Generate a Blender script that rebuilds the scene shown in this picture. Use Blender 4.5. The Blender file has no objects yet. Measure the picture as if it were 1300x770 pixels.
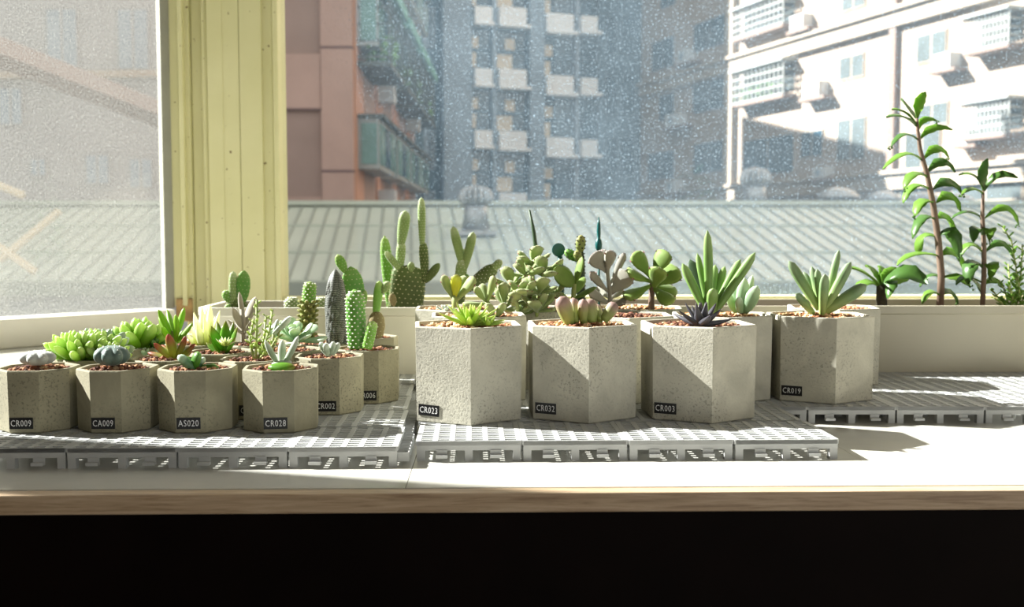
import bpy, math, random
from mathutils import Vector, Matrix, Euler

random.seed(11)
R = math.radians
scene = bpy.context.scene
col = scene.collection

# ------------------------------------------------------------------ camera
F = 1300.0                       # focal length in pixels of the 1300 x 770 frame
CAM = Vector((0.0, 0.0, 0.2))    # sill surface is z = 0
PITCH = math.atan(85 / F)
cd = bpy.data.cameras.new('camera')
cd.sensor_width = 36.0
cd.lens = 36.0
cd.clip_start = 0.05
cd.clip_end = 400
cd.dof.use_dof = True
cd.dof.focus_distance = 1.02
cd.dof.aperture_fstop = 9.0
cam = bpy.data.objects.new('camera', cd)
cam.location = CAM
cam.rotation_euler = (math.pi / 2 - PITCH, 0, 0)
col.objects.link(cam)
scene.camera = cam

# ------------------------------------------------------------------ light
scene.view_settings.view_transform = 'Standard'
scene.view_settings.look = 'None'
scene.view_settings.gamma = 1
scene.view_settings.use_curve_mapping = False
scene.view_settings.exposure = 0.55

world = bpy.data.worlds.new('hazy_sky')
scene.world = world
world.use_nodes = True
bg = world.node_tree.nodes['Background']
bg.inputs[0].default_value = (0.97, 0.96, 0.92, 1)
bg.inputs[1].default_value = 0.85

SUN = Vector((-1.0, 0.26, 0.70)).normalized()     # towards the sun: low, from the left
sd = bpy.data.lights.new('sun', 'SUN')
sd.energy = 20.0
sd.angle = R(0.6)
sd.color = (1.0, 0.985, 0.96)
so = bpy.data.objects.new('sun', sd)
so.rotation_euler = SUN.to_track_quat('Z', 'Y').to_euler()
so.location = (-6, 3, 6)
col.objects.link(so)

# ------------------------------------------------------------------ measuring helpers
cp, sp = math.cos(PITCH), math.sin(PITCH)


def ray(px, py):
    x = (px - 650) / F
    y = -(py - 385) / F
    return Vector((x, cp + y * sp, -sp + y * cp))


def P(px, py, Y):
    d = ray(px, py)
    return CAM + d * (Y / d.y)


def G(px, py, z=0.0):
    d = ray(px, py)
    return CAM + d * ((z - CAM.z) / d.z)


def pxm(n, Y):
    return n * Y / F


# ------------------------------------------------------------------ material helpers
def new_mat(name):
    m = bpy.data.materials.new(name)
    m.use_nodes = True
    return m, m.node_tree, m.node_tree.nodes['Principled BSDF'], m.node_tree.nodes['Material Output']


def lin(c):
    def f(v):
        v /= 255.0
        return v / 12.92 if v <= 0.04045 else ((v + 0.055) / 1.055) ** 2.4
    return (f(c[0]), f(c[1]), f(c[2]), 1)


def noise(nt, scale, detail=3, rough=0.55, coord='Object', dist=0.0, vec=None):
    n = nt.nodes.new('ShaderNodeTexNoise')
    n.inputs['Scale'].default_value = scale
    n.inputs['Detail'].default_value = detail
    n.inputs['Roughness'].default_value = rough
    n.inputs['Distortion'].default_value = dist
    if vec is None:
        tc = nt.nodes.new('ShaderNodeTexCoord')
        vec = tc.outputs[coord]
    nt.links.new(vec, n.inputs['Vector'])
    return n


def ramp(nt, src, stops):
    r = nt.nodes.new('ShaderNodeValToRGB')
    e = r.color_ramp.elements
    while len(e) < len(stops):
        e.new(0.5)
    for i, (p, c) in enumerate(stops):
        e[i].position = p
        e[i].color = c if len(c) == 4 else (*c, 1)
    nt.links.new(src, r.inputs[0])
    return r


def bump(nt, bs, src, strength, dist=0.002):
    b = nt.nodes.new('ShaderNodeBump')
    b.inputs['Strength'].default_value = strength
    b.inputs['Distance'].default_value = dist
    nt.links.new(src, b.inputs['Height'])
    nt.links.new(b.outputs[0], bs.inputs['Normal'])


def g(v):
    return (v, v, v, 1)


def plain(name, rgb, rough=0.6, metal=0.0, var=0.12, scale=30, bumps=0.0):
    m, nt, bs, out = new_mat(name)
    c = lin(rgb)
    n = noise(nt, scale)
    lo = tuple(v * (1 - var) for v in c[:3]) + (1,)
    hi = tuple(min(1, v * (1 + var)) for v in c[:3]) + (1,)
    r = ramp(nt, n.outputs['Fac'], [(0.3, lo), (0.7, hi)])
    nt.links.new(r.outputs[0], bs.inputs['Base Color'])
    bs.inputs['Roughness'].default_value = rough
    bs.inputs['Metallic'].default_value = metal
    if bumps:
        bump(nt, bs, n.outputs['Fac'], bumps)
    return m


def mix_rgb(nt, fac, a, b, mode='MIX'):
    m = nt.nodes.new('ShaderNodeMix')
    m.data_type = 'RGBA'
    m.blend_type = mode
    for sock, v in ((m.inputs[0], fac), (m.inputs[6], a), (m.inputs[7], b)):
        if hasattr(v, 'is_linked'):
            nt.links.new(v, sock)
        else:
            sock.default_value = v
    return m.outputs[2]


def math_node(nt, op, a, b=None, clamp=False):
    m = nt.nodes.new('ShaderNodeMath')
    m.operation = op
    m.use_clamp = clamp
    for sock, v in ((m.inputs[0], a), (m.inputs[1], b)):
        if v is None:
            continue
        if hasattr(v, 'is_linked'):
            nt.links.new(v, sock)
        else:
            sock.default_value = v
    return m.outputs[0]


def concrete(name, rgb):
    m, nt, bs, out = new_mat(name)
    c = lin(rgb)
    tc = nt.nodes.new('ShaderNodeTexCoord')
    oi = nt.nodes.new('ShaderNodeObjectInfo')
    add = nt.nodes.new('ShaderNodeVectorMath')
    add.operation = 'ADD'
    nt.links.new(tc.outputs['Object'], add.inputs[0])
    nt.links.new(oi.outputs['Location'], add.inputs[1])
    v = add.outputs[0]
    n1 = noise(nt, 28, 5, 0.6, vec=v, dist=0.4)
    n2 = noise(nt, 420, 2, 0.6, vec=v)
    n3 = noise(nt, 12, 2, 0.5, vec=v)
    a = ramp(nt, n1.outputs['Fac'], [(0.3, tuple(x * 0.80 for x in c[:3]) + (1,)), (0.7, tuple(min(1, x * 1.12) for x in c[:3]) + (1,))])
    pit = ramp(nt, n2.outputs['Fac'], [(0.36, g(0.62)), (0.44, g(1.0))])
    zone = ramp(nt, n3.outputs['Fac'], [(0.42, g(0.0)), (0.62, g(1.0))])
    c2 = mix_rgb(nt, zone.outputs[0], a.outputs[0], mix_rgb(nt, 1.0, a.outputs[0], pit.outputs[0], 'MULTIPLY'))
    nt.links.new(c2, bs.inputs['Base Color'])
    bs.inputs['Roughness'].default_value = 0.85
    bump(nt, bs, n2.outputs['Fac'], 0.35, 0.001)
    return m


def leaf_mat(name, base, tip=None, tip_pos=0.8, trans=0.3, rough=0.45, sheen=0.0, var=0.18, bands=None, root_c=None):
    m, nt, bs, out = new_mat(name)
    b = lin(base)
    t = lin(tip) if tip else b
    tc = nt.nodes.new('ShaderNodeTexCoord')
    sx = nt.nodes.new('ShaderNodeSeparateXYZ')
    nt.links.new(tc.outputs['Generated'], sx.inputs[0])
    stops = [(max(0.02, tip_pos - 0.25), b), (min(1, tip_pos + 0.1), t)]
    if root_c:
        stops = [(0.0, lin(root_c)), (max(0.1, tip_pos - 0.25), b), (min(1, tip_pos + 0.1), t)]
    rp = ramp(nt, sx.outputs[0], stops)
    n = noise(nt, 5, 3, 0.6, coord='Generated')
    oi = nt.nodes.new('ShaderNodeObjectInfo')
    f = math_node(nt, 'ADD', math_node(nt, 'MULTIPLY', n.outputs['Fac'], 0.6), math_node(nt, 'MULTIPLY', oi.outputs['Random'], 0.5))
    vr = ramp(nt, f, [(0.15, g(1 - var)), (0.85, g(1 + var))])
    cc = mix_rgb(nt, 1.0, rp.outputs[0], vr.outputs[0], 'MULTIPLY')
    if bands:
        w = nt.nodes.new('ShaderNodeTexWave')
        w.inputs['Scale'].default_value = bands[1]
        w.inputs['Distortion'].default_value = 1.5
        nt.links.new(tc.outputs['Generated'], w.inputs['Vector'])
        wr = ramp(nt, w.outputs['Fac'], [(0.84, g(0)), (0.93, g(1))])
        cc = mix_rgb(nt, wr.outputs[0], cc, lin(bands[0]))
    nt.links.new(cc, bs.inputs['Base Color'])
    bs.inputs['Roughness'].default_value = rough
    if sheen:
        bs.inputs['Sheen Weight'].default_value = sheen
        bs.inputs['Sheen Roughness'].default_value = 0.4
    if trans > 0:
        tr = nt.nodes.new('ShaderNodeBsdfTranslucent')
        tcol = mix_rgb(nt, 1.0, cc, (1.25, 1.3, 0.8, 1), 'MULTIPLY')
        nt.links.new(tcol, tr.inputs[0])
        mx = nt.nodes.new('ShaderNodeMixShader')
        mx.inputs[0].default_value = trans
        nt.links.new(bs.outputs[0], mx.inputs[1])
        nt.links.new(tr.outputs[0], mx.inputs[2])
        nt.links.new(mx.outputs[0], out.inputs[0])
    return m


M = {}
M['concrete_small'] = concrete('concrete_small', (154, 149, 124))
M['concrete_big'] = concrete('concrete_big', (194, 191, 174))
M['tile_plastic'] = plain('tile_plastic', (186, 188, 186), 0.5, var=0.06)
M['label'] = plain('label_black', (14, 14, 16), 0.35, var=0.1)
M['letter'] = plain('letter_white', (230, 230, 228), 0.5, var=0.03)
M['soil'] = plain('soil', (74, 54, 44), 0.95, var=0.4, scale=200)
M['planter'] = plain('planter_plastic', (226, 222, 208), 0.42, var=0.03, scale=8)
M['planter_shaded'] = plain('planter_shade_tone', (196, 190, 168), 0.45, var=0.04, scale=8)  # same white plastic as planter, darkened for the shade it stands in
M['wall'] = plain('wall_paint', (160, 150, 128), 0.8, var=0.04, scale=4)
M['wall_warm'] = plain('warm_wall_paint', (104, 84, 58), 0.8, var=0.05, scale=4)
M['ceil'] = plain('ceiling_paint', (128, 114, 90), 0.9, var=0.03, scale=3)
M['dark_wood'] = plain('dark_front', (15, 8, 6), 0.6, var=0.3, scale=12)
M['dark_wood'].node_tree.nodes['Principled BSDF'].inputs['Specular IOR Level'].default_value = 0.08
M['floorwood'] = plain('floor_wood', (70, 50, 36), 0.6, var=0.3, scale=6)
M['stain_block'] = plain('stained_block', (170, 138, 92), 0.8, var=0.4, scale=60)
M['gap'] = plain('gap_dark', (60, 52, 30), 0.8)
M['grey_alu'] = plain('grey_aluminium', (150, 150, 136), 0.5, var=0.06)
M['marker'] = plain('teal_plastic', (0, 86, 84), 0.35, var=0.05)


def gravel_mat(name, stops):
    m, nt, bs, out = new_mat(name)
    ge = nt.nodes.new('ShaderNodeNewGeometry')
    r = ramp(nt, ge.outputs['Random Per Island'], stops)
    r.color_ramp.interpolation = 'CONSTANT'
    nt.links.new(r.outputs[0], bs.inputs['Base Color'])
    bs.inputs['Roughness'].default_value = 0.9
    return m


M['gravel_red'] = gravel_mat('gravel_red', [(0.0, lin((122, 78, 58))), (0.3, lin((150, 100, 72))), (0.5, lin((92, 58, 46))), (0.7, lin((176, 128, 92))), (0.88, lin((205, 172, 134)))])
M['gravel_beige'] = gravel_mat('gravel_beige', [(0.0, lin((196, 152, 108))), (0.25, lin((164, 112, 74))), (0.45, lin((220, 186, 142))), (0.65, lin((146, 96, 66))), (0.82, lin((232, 210, 176)))])


def cream_frame():
    m, nt, bs, out = new_mat('cream_frame_paint')
    n = noise(nt, 6, 4)
    n2 = noise(nt, 90, 2)
    r = ramp(nt, n.outputs['Fac'], [(0.3, lin((206, 202, 150))), (0.7, lin((216, 212, 164)))])
    sp_ = ramp(nt, n2.outputs['Fac'], [(0.24, lin((120, 92, 40))), (0.29, g(1))])
    nt.links.new(mix_rgb(nt, 1.0, r.outputs[0], sp_.outputs[0], 'MULTIPLY'), bs.inputs['Base Color'])
    bs.inputs['Roughness'].default_value = 0.5
    return m


M['cream'] = cream_frame()
M['rail'] = plain('pale_rail_paint', (226, 222, 206), 0.5, var=0.04, scale=10)


def sill_mat():
    m, nt, bs, out = new_mat('white_glazed_sill')
    n = noise(nt, 9, 4)
    n2 = noise(nt, 160, 2, 0.7)
    r = ramp(nt, n.outputs['Fac'], [(0.3, lin((196, 196, 188))), (0.7, lin((212, 210, 200)))])
    s2 = ramp(nt, n2.outputs['Fac'], [(0.2, lin((150, 140, 120))), (0.26, g(1))])
    nt.links.new(mix_rgb(nt, 1.0, r.outputs[0], s2.outputs[0], 'MULTIPLY'), bs.inputs['Base Color'])
    bs.inputs['Roughness'].default_value = 0.16
    bs.inputs['IOR'].default_value = 1.5
    return m


M['sill'] = sill_mat()


def wood_mat():
    m, nt, bs, out = new_mat('worn_wood_edge')
    tc = nt.nodes.new('ShaderNodeTexCoord')
    mp = nt.nodes.new('ShaderNodeMapping')
    mp.inputs['Scale'].default_value = (5, 90, 90)
    nt.links.new(tc.outputs['Object'], mp.inputs[0])
    n = noise(nt, 3, 5, 0.65, vec=mp.outputs[0], dist=0.6)
    r = ramp(nt, n.outputs['Fac'], [(0.25, lin((150, 122, 94))), (0.5, lin((198, 172, 140))), (0.75, lin((222, 200, 170)))])
    nt.links.new(r.outputs[0], bs.inputs['Base Color'])
    bs.inputs['Roughness'].default_value = 0.38
    return m


M['wood'] = wood_mat()


def pane_mesh(b, x0, x1, y0, y1, z0, z1):
    """thin pane: grime on the room-side face, clear glass elsewhere"""
    b.box(x0, x1, y0, y1, z0, z1, 1)
    b.mi[-4] = 0


def clear_glass():
    m, nt, bs, out = new_mat('clear_glass')
    tr = nt.nodes.new('ShaderNodeBsdfTransparent')
    tr.inputs[0].default_value = (0.97, 0.98, 0.97, 1)
    nt.links.new(tr.outputs[0], out.inputs[0])
    nt.nodes.remove(bs)
    return m


M['clear'] = clear_glass()


def dusty_glass(name, haze, speck, dust_rgb, mesh_scale=None, zone=None, spk_scale=170, gloss=0.04, fine=0.0):
    """clear pane with grime: the grime scatters light that falls on the pane from outside"""
    m, nt, bs, out = new_mat(name)
    tc = nt.nodes.new('ShaderNodeTexCoord')
    v = tc.outputs['Object']
    n1 = noise(nt, spk_scale, 2, 0.5, vec=v)
    n2 = noise(nt, spk_scale * 0.45, 2, 0.5, vec=v)
    n3 = noise(nt, 5, 4, 0.6, vec=v)
    s1 = ramp(nt, n1.outputs['Fac'], [(0.585, g(0)), (0.68, g(1))])
    s2 = ramp(nt, n2.outputs['Fac'], [(0.67, g(0)), (0.74, g(1))])
    specks = math_node(nt, 'MAXIMUM', s1.outputs[0], s2.outputs[0])
    cloud = ramp(nt, n3.outputs['Fac'], [(0.3, g(0.6)), (0.7, g(1.2))])
    f = math_node(nt, 'ADD', math_node(nt, 'MULTIPLY', cloud.outputs[0], haze), math_node(nt, 'MULTIPLY', specks, speck))
    if fine:
        n4 = noise(nt, 430, 2, 0.6, vec=v)
        f4 = ramp(nt, n4.outputs['Fac'], [(0.45, g(0)), (0.57, g(1))])
        f = math_node(nt, 'ADD', f, math_node(nt, 'MULTIPLY', f4.outputs[0], fine))
    if zone is not None:                      # shadow edge painted into the grime: faint left, full where the sun hits
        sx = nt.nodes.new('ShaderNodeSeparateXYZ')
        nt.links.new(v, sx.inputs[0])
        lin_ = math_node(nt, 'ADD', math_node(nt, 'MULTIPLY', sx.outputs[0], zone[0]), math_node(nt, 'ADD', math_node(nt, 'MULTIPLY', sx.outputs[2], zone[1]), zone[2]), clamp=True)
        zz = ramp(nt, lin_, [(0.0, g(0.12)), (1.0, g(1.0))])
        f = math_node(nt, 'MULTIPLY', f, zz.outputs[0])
    if mesh_scale:                            # woven insect screen
        mp = nt.nodes.new('ShaderNodeMapping')
        mp.inputs['Scale'].default_value = (mesh_scale, mesh_scale, mesh_scale)
        nt.links.new(v, mp.inputs[0])
        sx2 = nt.nodes.new('ShaderNodeSeparateXYZ')
        nt.links.new(mp.outputs[0], sx2.inputs[0])
        a = math_node(nt, 'SINE', sx2.outputs[0])
        b = math_node(nt, 'SINE', sx2.outputs[2])
        wv = math_node(nt, 'MAXIMUM', a, b)
        wv = ramp(nt, wv, [(0.55, g(0)), (0.95, g(0.12))])
        f = math_node(nt, 'ADD', f, wv.outputs[0])
    f = math_node(nt, 'MINIMUM', f, 0.92, clamp=True)
    tr = nt.nodes.new('ShaderNodeBsdfTransparent')
    tl = nt.nodes.new('ShaderNodeBsdfTranslucent')
    tl.inputs[0].default_value = lin(dust_rgb)
    gl = nt.nodes.new('ShaderNodeBsdfGlossy')
    gl.inputs['Roughness'].default_value = 0.02
    mx = nt.nodes.new('ShaderNodeMixShader')
    nt.links.new(f, mx.inputs[0])
    nt.links.new(tr.outputs[0], mx.inputs[1])
    nt.links.new(tl.outputs[0], mx.inputs[2])
    m2 = nt.nodes.new('ShaderNodeMixShader')
    m2.inputs[0].default_value = gloss
    nt.links.new(mx.outputs[0], m2.inputs[1])
    nt.links.new(gl.outputs[0], m2.inputs[2])
    nt.links.new(m2.outputs[0], out.inputs[0])
    nt.nodes.remove(bs)
    return m


# ------------------------------------------------------------------ mesh helpers
class MB:
    def __init__(self):
        self.v, self.f, self.mi = [], [], []

    def add(self, vs, fs, mi=0):
        o = len(self.v)
        self.v += [tuple(p) for p in vs]
        self.f += [tuple(i + o for i in q) for q in fs]
        self.mi += [mi] * len(fs)

    def box(self, x0, x1, y0, y1, z0, z1, mi=0, mat=None):
        vs = [Vector(p) for p in ((x0, y0, z0), (x1, y0, z0), (x1, y1, z0), (x0, y1, z0), (x0, y0, z1), (x1, y0, z1), (x1, y1, z1), (x0, y1, z1))]
        if mat:
            vs = [mat @ p for p in vs]
        self.add(vs, [(0, 3, 2, 1), (4, 5, 6, 7), (0, 1, 5, 4), (1, 2, 6, 5), (2, 3, 7, 6), (3, 0, 4, 7)], mi)

    def tube(self, pts, rad, n=8, cap=True):
        pts = [Vector(p) for p in pts]
        rr = rad if isinstance(rad, (list, tuple)) else [rad] * len(pts)
        vs, fs = [], []
        for i, p in enumerate(pts):
            t = (pts[min(i + 1, len(pts) - 1)] - pts[max(i - 1, 0)]).normalized()
            a = t.cross(Vector((0, 1, 0.01)))
            if a.length < 1e-4:
                a = t.cross(Vector((1, 0, 0)))
            a.normalize()
            b = t.cross(a)
            for k in range(n):
                an = 2 * math.pi * k / n
                vs.append(p + (a * math.cos(an) + b * math.sin(an)) * rr[i])
        for i in range(len(pts) - 1):
            for k in range(n):
                fs.append((i * n + k, i * n + (k + 1) % n, (i + 1) * n + (k + 1) % n, (i + 1) * n + k))
        if cap:
            fs.append(tuple(range(n - 1, -1, -1)))
            m = (len(pts) - 1) * n
            fs.append(tuple(range(m, m + n)))
        self.add(vs, fs)

    def lathe(self, prof, n=24, center=(0, 0, 0), ribs=0, amp=0.0):
        vs, fs = [], []
        cx, cy, cz = center
        for (r, z) in prof:
            for k in range(n):
                a = 2 * math.pi * k / n
                rr = r * (1 + amp * (abs(math.cos(ribs * a / 2)) - 0.6)) if ribs else r
                vs.append((cx + rr * math.cos(a), cy + rr * math.sin(a), cz + z))
        for i in range(len(prof) - 1):
            for k in range(n):
                fs.append((i * n + k, i * n + (k + 1) % n, (i + 1) * n + (k + 1) % n, (i + 1) * n + k))
        fs.append(tuple(range(n - 1, -1, -1)))
        m = (len(prof) - 1) * n
        fs.append(tuple(range(m, m + n)))
        self.add(vs, fs)

    def octa(self, c, r, squash=(1, 1, 1)):
        c = Vector(c)
        vs = [c + Vector((r * squash[0], 0, 0)), c - Vector((r * squash[0], 0, 0)), c + Vector((0, r * squash[1], 0)), c - Vector((0, r * squash[1], 0)), c + Vector((0, 0, r * squash[2])), c - Vector((0, 0, r * squash[2]))]
        self.add(vs, [(0, 2, 4), (2, 1, 4), (1, 3, 4), (3, 0, 4), (2, 0, 5), (1, 2, 5), (3, 1, 5), (0, 3, 5)])

    def mesh(self, name, mats, smooth=False):
        me = bpy.data.meshes.new(name)
        me.from_pydata(self.v, [], self.f)
        for m in (mats if isinstance(mats, (list, tuple)) else [mats]):
            me.materials.append(m)
        if any(self.mi):
            me.polygons.foreach_set('material_index', self.mi)
        if smooth:
            me.polygons.foreach_set('use_smooth', [True] * len(me.polygons))
        me.update()
        return me

    def build(self, name, mats, parent=None, smooth=False, loc=None):
        return link(name, self.mesh(name, mats, smooth), parent, loc)


def link(name, me, parent=None, loc=None):
    o = bpy.data.objects.new(name, me)
    col.objects.link(o)
    if parent is not None:
        o.parent = parent
    if loc is not None:
        o.location = loc
    return o


def empty(name, loc=(0, 0, 0), rz=0.0):
    o = bpy.data.objects.new(name, None)
    o.empty_display_size = 0.02
    o.location = loc
    o.rotation_euler = (0, 0, rz)
    col.objects.link(o)
    return o


def tag(o, label, cat, group=None):
    o['label'] = label
    o['category'] = cat
    if group:
        o['group'] = group
    return o


def thing(name, loc, label, cat, group=None, rz=0.0):
    return tag(empty(name, loc, rz), label, cat, group)


def structure(o):
    o['kind'] = 'structure'
    return o


def bevel(o, w, seg=2):
    b = o.modifiers.new('bevel', 'BEVEL')
    b.width = w
    b.segments = seg
    b.limit_method = 'ANGLE'
    return o


# =================================================================== ROOM
TH = R(1.2)                                # the sill runs slightly away to the right
ux, uy = Vector((math.cos(TH), math.sin(TH), 0)), Vector((-math.sin(TH), math.cos(TH), 0))
sill_o = Vector((0, 0.808, 0))


def S(u, v, z=0.0):
    p = sill_o + ux * u + uy * v
    return Vector((p.x, p.y, z))


sill = structure(empty('window_sill', sill_o, TH))
JU = [-1.9, -0.885, -0.485, -0.085, 0.315, 0.715, 1.6]
JV = [0.0, 0.4, 0.8, 1.36]
for i in range(len(JU) - 1):
    for j in range(len(JV) - 1):
        b = MB()
        b.box(JU[i] + 0.0003, JU[i + 1] - 0.0003, JV[j] + (0.0006 if j else 0), JV[j + 1] - 0.0006, -0.012, 0)
        b.build('tile', M['sill'], sill)
b = MB()
b.box(JU[0], JU[-1], 0.001, JV[-1], -0.05, -0.0122)
b.build('slab', M['wall'], sill)

nos = structure(empty('trim_1', sill_o, TH))
b = MB()
b.box(-1.9, 1.6, -0.016, -0.0004, -0.0165, -0.0006)
bevel(b.build('wood_edge', M['wood'], nos), 0.0012, 2)
fr = MB()
fr.box(-1.9, 1.6, -0.013, 0.0, -0.75, -0.0167)
fo = structure(fr.build('wall_front', M['dark_wood'], None, loc=sill_o))
fo.rotation_euler.z = TH
b = MB()
b.box(-3.0, 2.6, -1.9, 0.8, -0.78, -0.75)
structure(b.build('floor', M['floorwood']))
b = MB()
cpts = [(-2.6, -1.9), (1.96, -1.9), (1.96, 2.25), (-0.6, 2.17), (-0.72, 2.14), (-1.70, 1.05), (-2.6, 0.1)]
b.add([(x, y, 2.42) for x, y in cpts] + [(x, y, 2.5) for x, y in cpts],
      [tuple(range(6, -1, -1)), tuple(range(7, 14))] + [(k, (k + 1) % 7, (k + 1) % 7 + 7, k + 7) for k in range(7)])
structure(b.build('ceiling', M['ceil']))

# ---- corner post and back window ---------------------------------------------------
YW = 2.10
win1 = structure(empty('window_1', (0, YW, 0)))


def post_strip(px0, px1, dy, depth, mat='cream', name='jamb', z0=0.0, z1=2.42, bev=0.002):
    x0 = (px0 - 650) / F * (YW + dy)
    x1 = (px1 - 650) / F * (YW + dy)
    b = MB()
    b.box(x0, x1, dy, dy + depth, z0, z1)
    return bevel(b.build(name, M[mat], win1), bev)


post_strip(218, 232, 0.004, 0.06, z0=0.058)
post_strip(231, 237, -0.008, 0.07, z0=0.058)
post_strip(236.5, 245.2, 0.006, 0.06)
post_strip(244, 250, 0.03, 0.04, mat='gap')
post_strip(248, 262, 0.018, 0.05)
post_strip(260, 268, 0.008, 0.06, bev=0.006)
post_strip(267.6, 287, 0.0, 0.07, bev=0.0015)
post_strip(286.6, 307.6, 0.0015, 0.07, bev=0.0015)
post_strip(308.2, 336, 0.0, 0.07, bev=0.0015)
post_strip(335.6, 350.4, 0.008, 0.06)
post_strip(350, 356.5, -0.002, 0.075)
b = MB()
b.box((223 - 650) / F * YW, (243 - 650) / F * YW, -0.004, 0.03, 0.026, 0.073)
bevel(b.build('block', M['stain_block'], win1), 0.002)
XR = (356.5 - 650) / F * YW
BK = R(1.8)
b = MB()
rot = Matrix.Translation((XR, 0, 0)) @ Matrix.Rotation(BK, 4, 'Z')
b.box(0.0, 2.3, 0.0, 0.06, 0.0, 0.062, mat=rot)
b.box(0.0, 2.3, 0.01, 0.05, 0.062, 0.076, mat=rot)
bevel(b.build('bottom_rail', M['cream'], win1), 0.002)
b = MB()
b.box(0.0, 2.3, 0.0, 0.06, 2.3, 2.42, mat=rot)
b.build('top_rail', M['cream'], win1)
b = MB()
b.box(2.24, 2.34, -0.01, 0.07, 0.0, 2.42, mat=rot)
b.build('jamb', M['cream'], win1)
b = MB()
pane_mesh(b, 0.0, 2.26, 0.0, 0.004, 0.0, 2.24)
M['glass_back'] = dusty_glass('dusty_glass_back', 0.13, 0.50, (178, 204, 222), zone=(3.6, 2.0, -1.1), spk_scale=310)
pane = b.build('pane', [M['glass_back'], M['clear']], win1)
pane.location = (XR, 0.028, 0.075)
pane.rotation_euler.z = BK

# ---- angled left window -------------------------------------------------------------
LA, LB = Vector((-0.716, 2.095)), Vector((-1.675, 1.04))
ldir = (LB - LA).normalized()
lang = math.atan2(ldir.y, ldir.x)
LL = (LB - LA).length
win2 = structure(empty('window_2', (LA.x, LA.y, 0), lang))     # local x runs towards the room, +y towards the room side?
b = MB()
b.box(0.0, LL, -0.02, 0.05, 0.0, 0.053)
bevel(b.build('bottom_rail', M['rail'], win2), 0.003)
b = MB()
b.box(-0.022, -0.004, -0.01, 0.010, 0.053, 2.3)
bevel(b.build('stile', M['grey_alu'], win2), 0.001)
b = MB()
b.box(-0.004, -0.001, 0.004, 0.011, 0.053, 2.3)
bevel(b.build('stile_edge', M['grey_alu'], win2), 0.001)
L1 = (Vector((-1.525, 1.203)) - LA).length
L2 = (Vector((-1.61, 1.11)) - LA).length
b = MB()
b.box(L1, L2, 0.0, 0.02, 0.053, 2.3)
bevel(b.build('mullion', M['rail'], win2), 0.002)
b = MB()
b.box(0.0, LL, -0.02, 0.05, 2.3, 2.42)
b.build('top_rail', M['rail'], win2)
b = MB()
pane_mesh(b, 0.0, L1, 0.0, 0.003, 0.0, 2.247)
M['glass_left'] = dusty_glass('screened_glass_left', 0.14, 0.22, (100, 101, 98), mesh_scale=1500, spk_scale=240, fine=0.46)
pn = b.build('pane', [M['glass_left'], M['clear']], win2, loc=(0.0, 0.008, 0.053))
b = MB()
pane_mesh(b, L2, LL, 0.008, 0.011, 0.053, 2.3)
b.build('pane', [M['glass_left'], M['clear']], win2)
# wall beyond the left window and on the right side of the bay
b = MB()
b.box(LL, LL + 1.2, -0.005, 0.02, -0.75, 2.42)
wl = structure(b.build('wall_left', M['wall'], None, loc=(LA.x, LA.y, 0)))
wl.rotation_euler.z = lang
b = MB()
b.box(1.86, 1.96, -0.2, 2.2, -0.75, 2.42)
structure(b.build('wall_right', M['wall']))
b = MB()
b.box(-2.6, -2.5, -1.8, 0.2, -0.75, 2.42)
structure(b.build('wall_side', M['wall_warm']))
b = MB()
b.box(-2.5, 0.5, -1.9, -1.8, -0.75, 2.42)
structure(b.build('wall_back', M['wall_warm']))

# =================================================================== OUTSIDE
def ribbed_metal(name, rgb, rough=0.45):
    return plain(name, rgb, rough, var=0.08, scale=0.8)


M['roof'] = ribbed_metal('roof_sheet', (178, 184, 170))
M['roof_rib_shade'] = ribbed_metal('roof_rib_shade', (140, 146, 136))  # darker copy of the sheet colour, shading of the ribs painted in
M['roof_rib'] = ribbed_metal('roof_rib', (120, 126, 116))
M['steel'] = plain('vent_steel', (150, 152, 152), 0.4, metal=0.85, var=0.2, scale=6)
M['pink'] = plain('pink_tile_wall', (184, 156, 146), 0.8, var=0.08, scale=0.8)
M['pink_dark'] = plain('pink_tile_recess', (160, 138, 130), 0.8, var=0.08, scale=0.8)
M['pink_warm'] = plain('salmon_wall', (186, 142, 120), 0.8, var=0.08, scale=0.8)
M['seam'] = plain('seam_grey', (120, 100, 100), 0.8)
M['bwin'] = plain('window_blue', (36, 70, 88), 0.2, var=0.25, scale=0.6)
M['bwin_green'] = plain('window_green', (96, 136, 128), 0.2, var=0.2, scale=0.6)
M['bwin_sunlit'] = plain('window_sunlit', (78, 86, 86), 0.3, var=0.25, scale=0.6)  # paler copy of bwin for windows on the sunlit wall
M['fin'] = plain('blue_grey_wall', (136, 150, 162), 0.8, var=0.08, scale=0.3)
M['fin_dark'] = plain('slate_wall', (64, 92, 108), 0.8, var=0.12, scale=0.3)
M['panel'] = plain('pale_panel', (232, 232, 230), 0.7, var=0.03, scale=0.3)
M['curtain'] = plain('beige_curtain', (206, 190, 164), 0.8, var=0.1, scale=1)
M['beige'] = plain('beige_tile_wall', (148, 132, 116), 0.8, var=0.07, scale=0.6)
M['band'] = plain('cornice_band', (156, 142, 124), 0.8, var=0.05, scale=0.6)
M['ac'] = plain('ac_white', (190, 192, 192), 0.5, var=0.04)
M['bars'] = plain('pale_bars', (150, 154, 150), 0.5)
M['brownp'] = plain('brown_pilaster', (118, 98, 86), 0.8)
M['awning'] = plain('green_awning', (96, 150, 136), 0.6, var=0.15, scale=1.5)
M['cage'] = plain('dark_cage', (70, 74, 68), 0.6)
M['exleaf'] = plain('balcony_foliage', (92, 134, 66), 0.7, var=0.4, scale=4)
M['greywall'] = plain('grey_render', (150, 150, 150), 0.85, var=0.1, scale=0.6)
M['ground'] = plain('alley_ground', (120, 120, 116), 0.9, var=0.1, scale=0.5)

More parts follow.
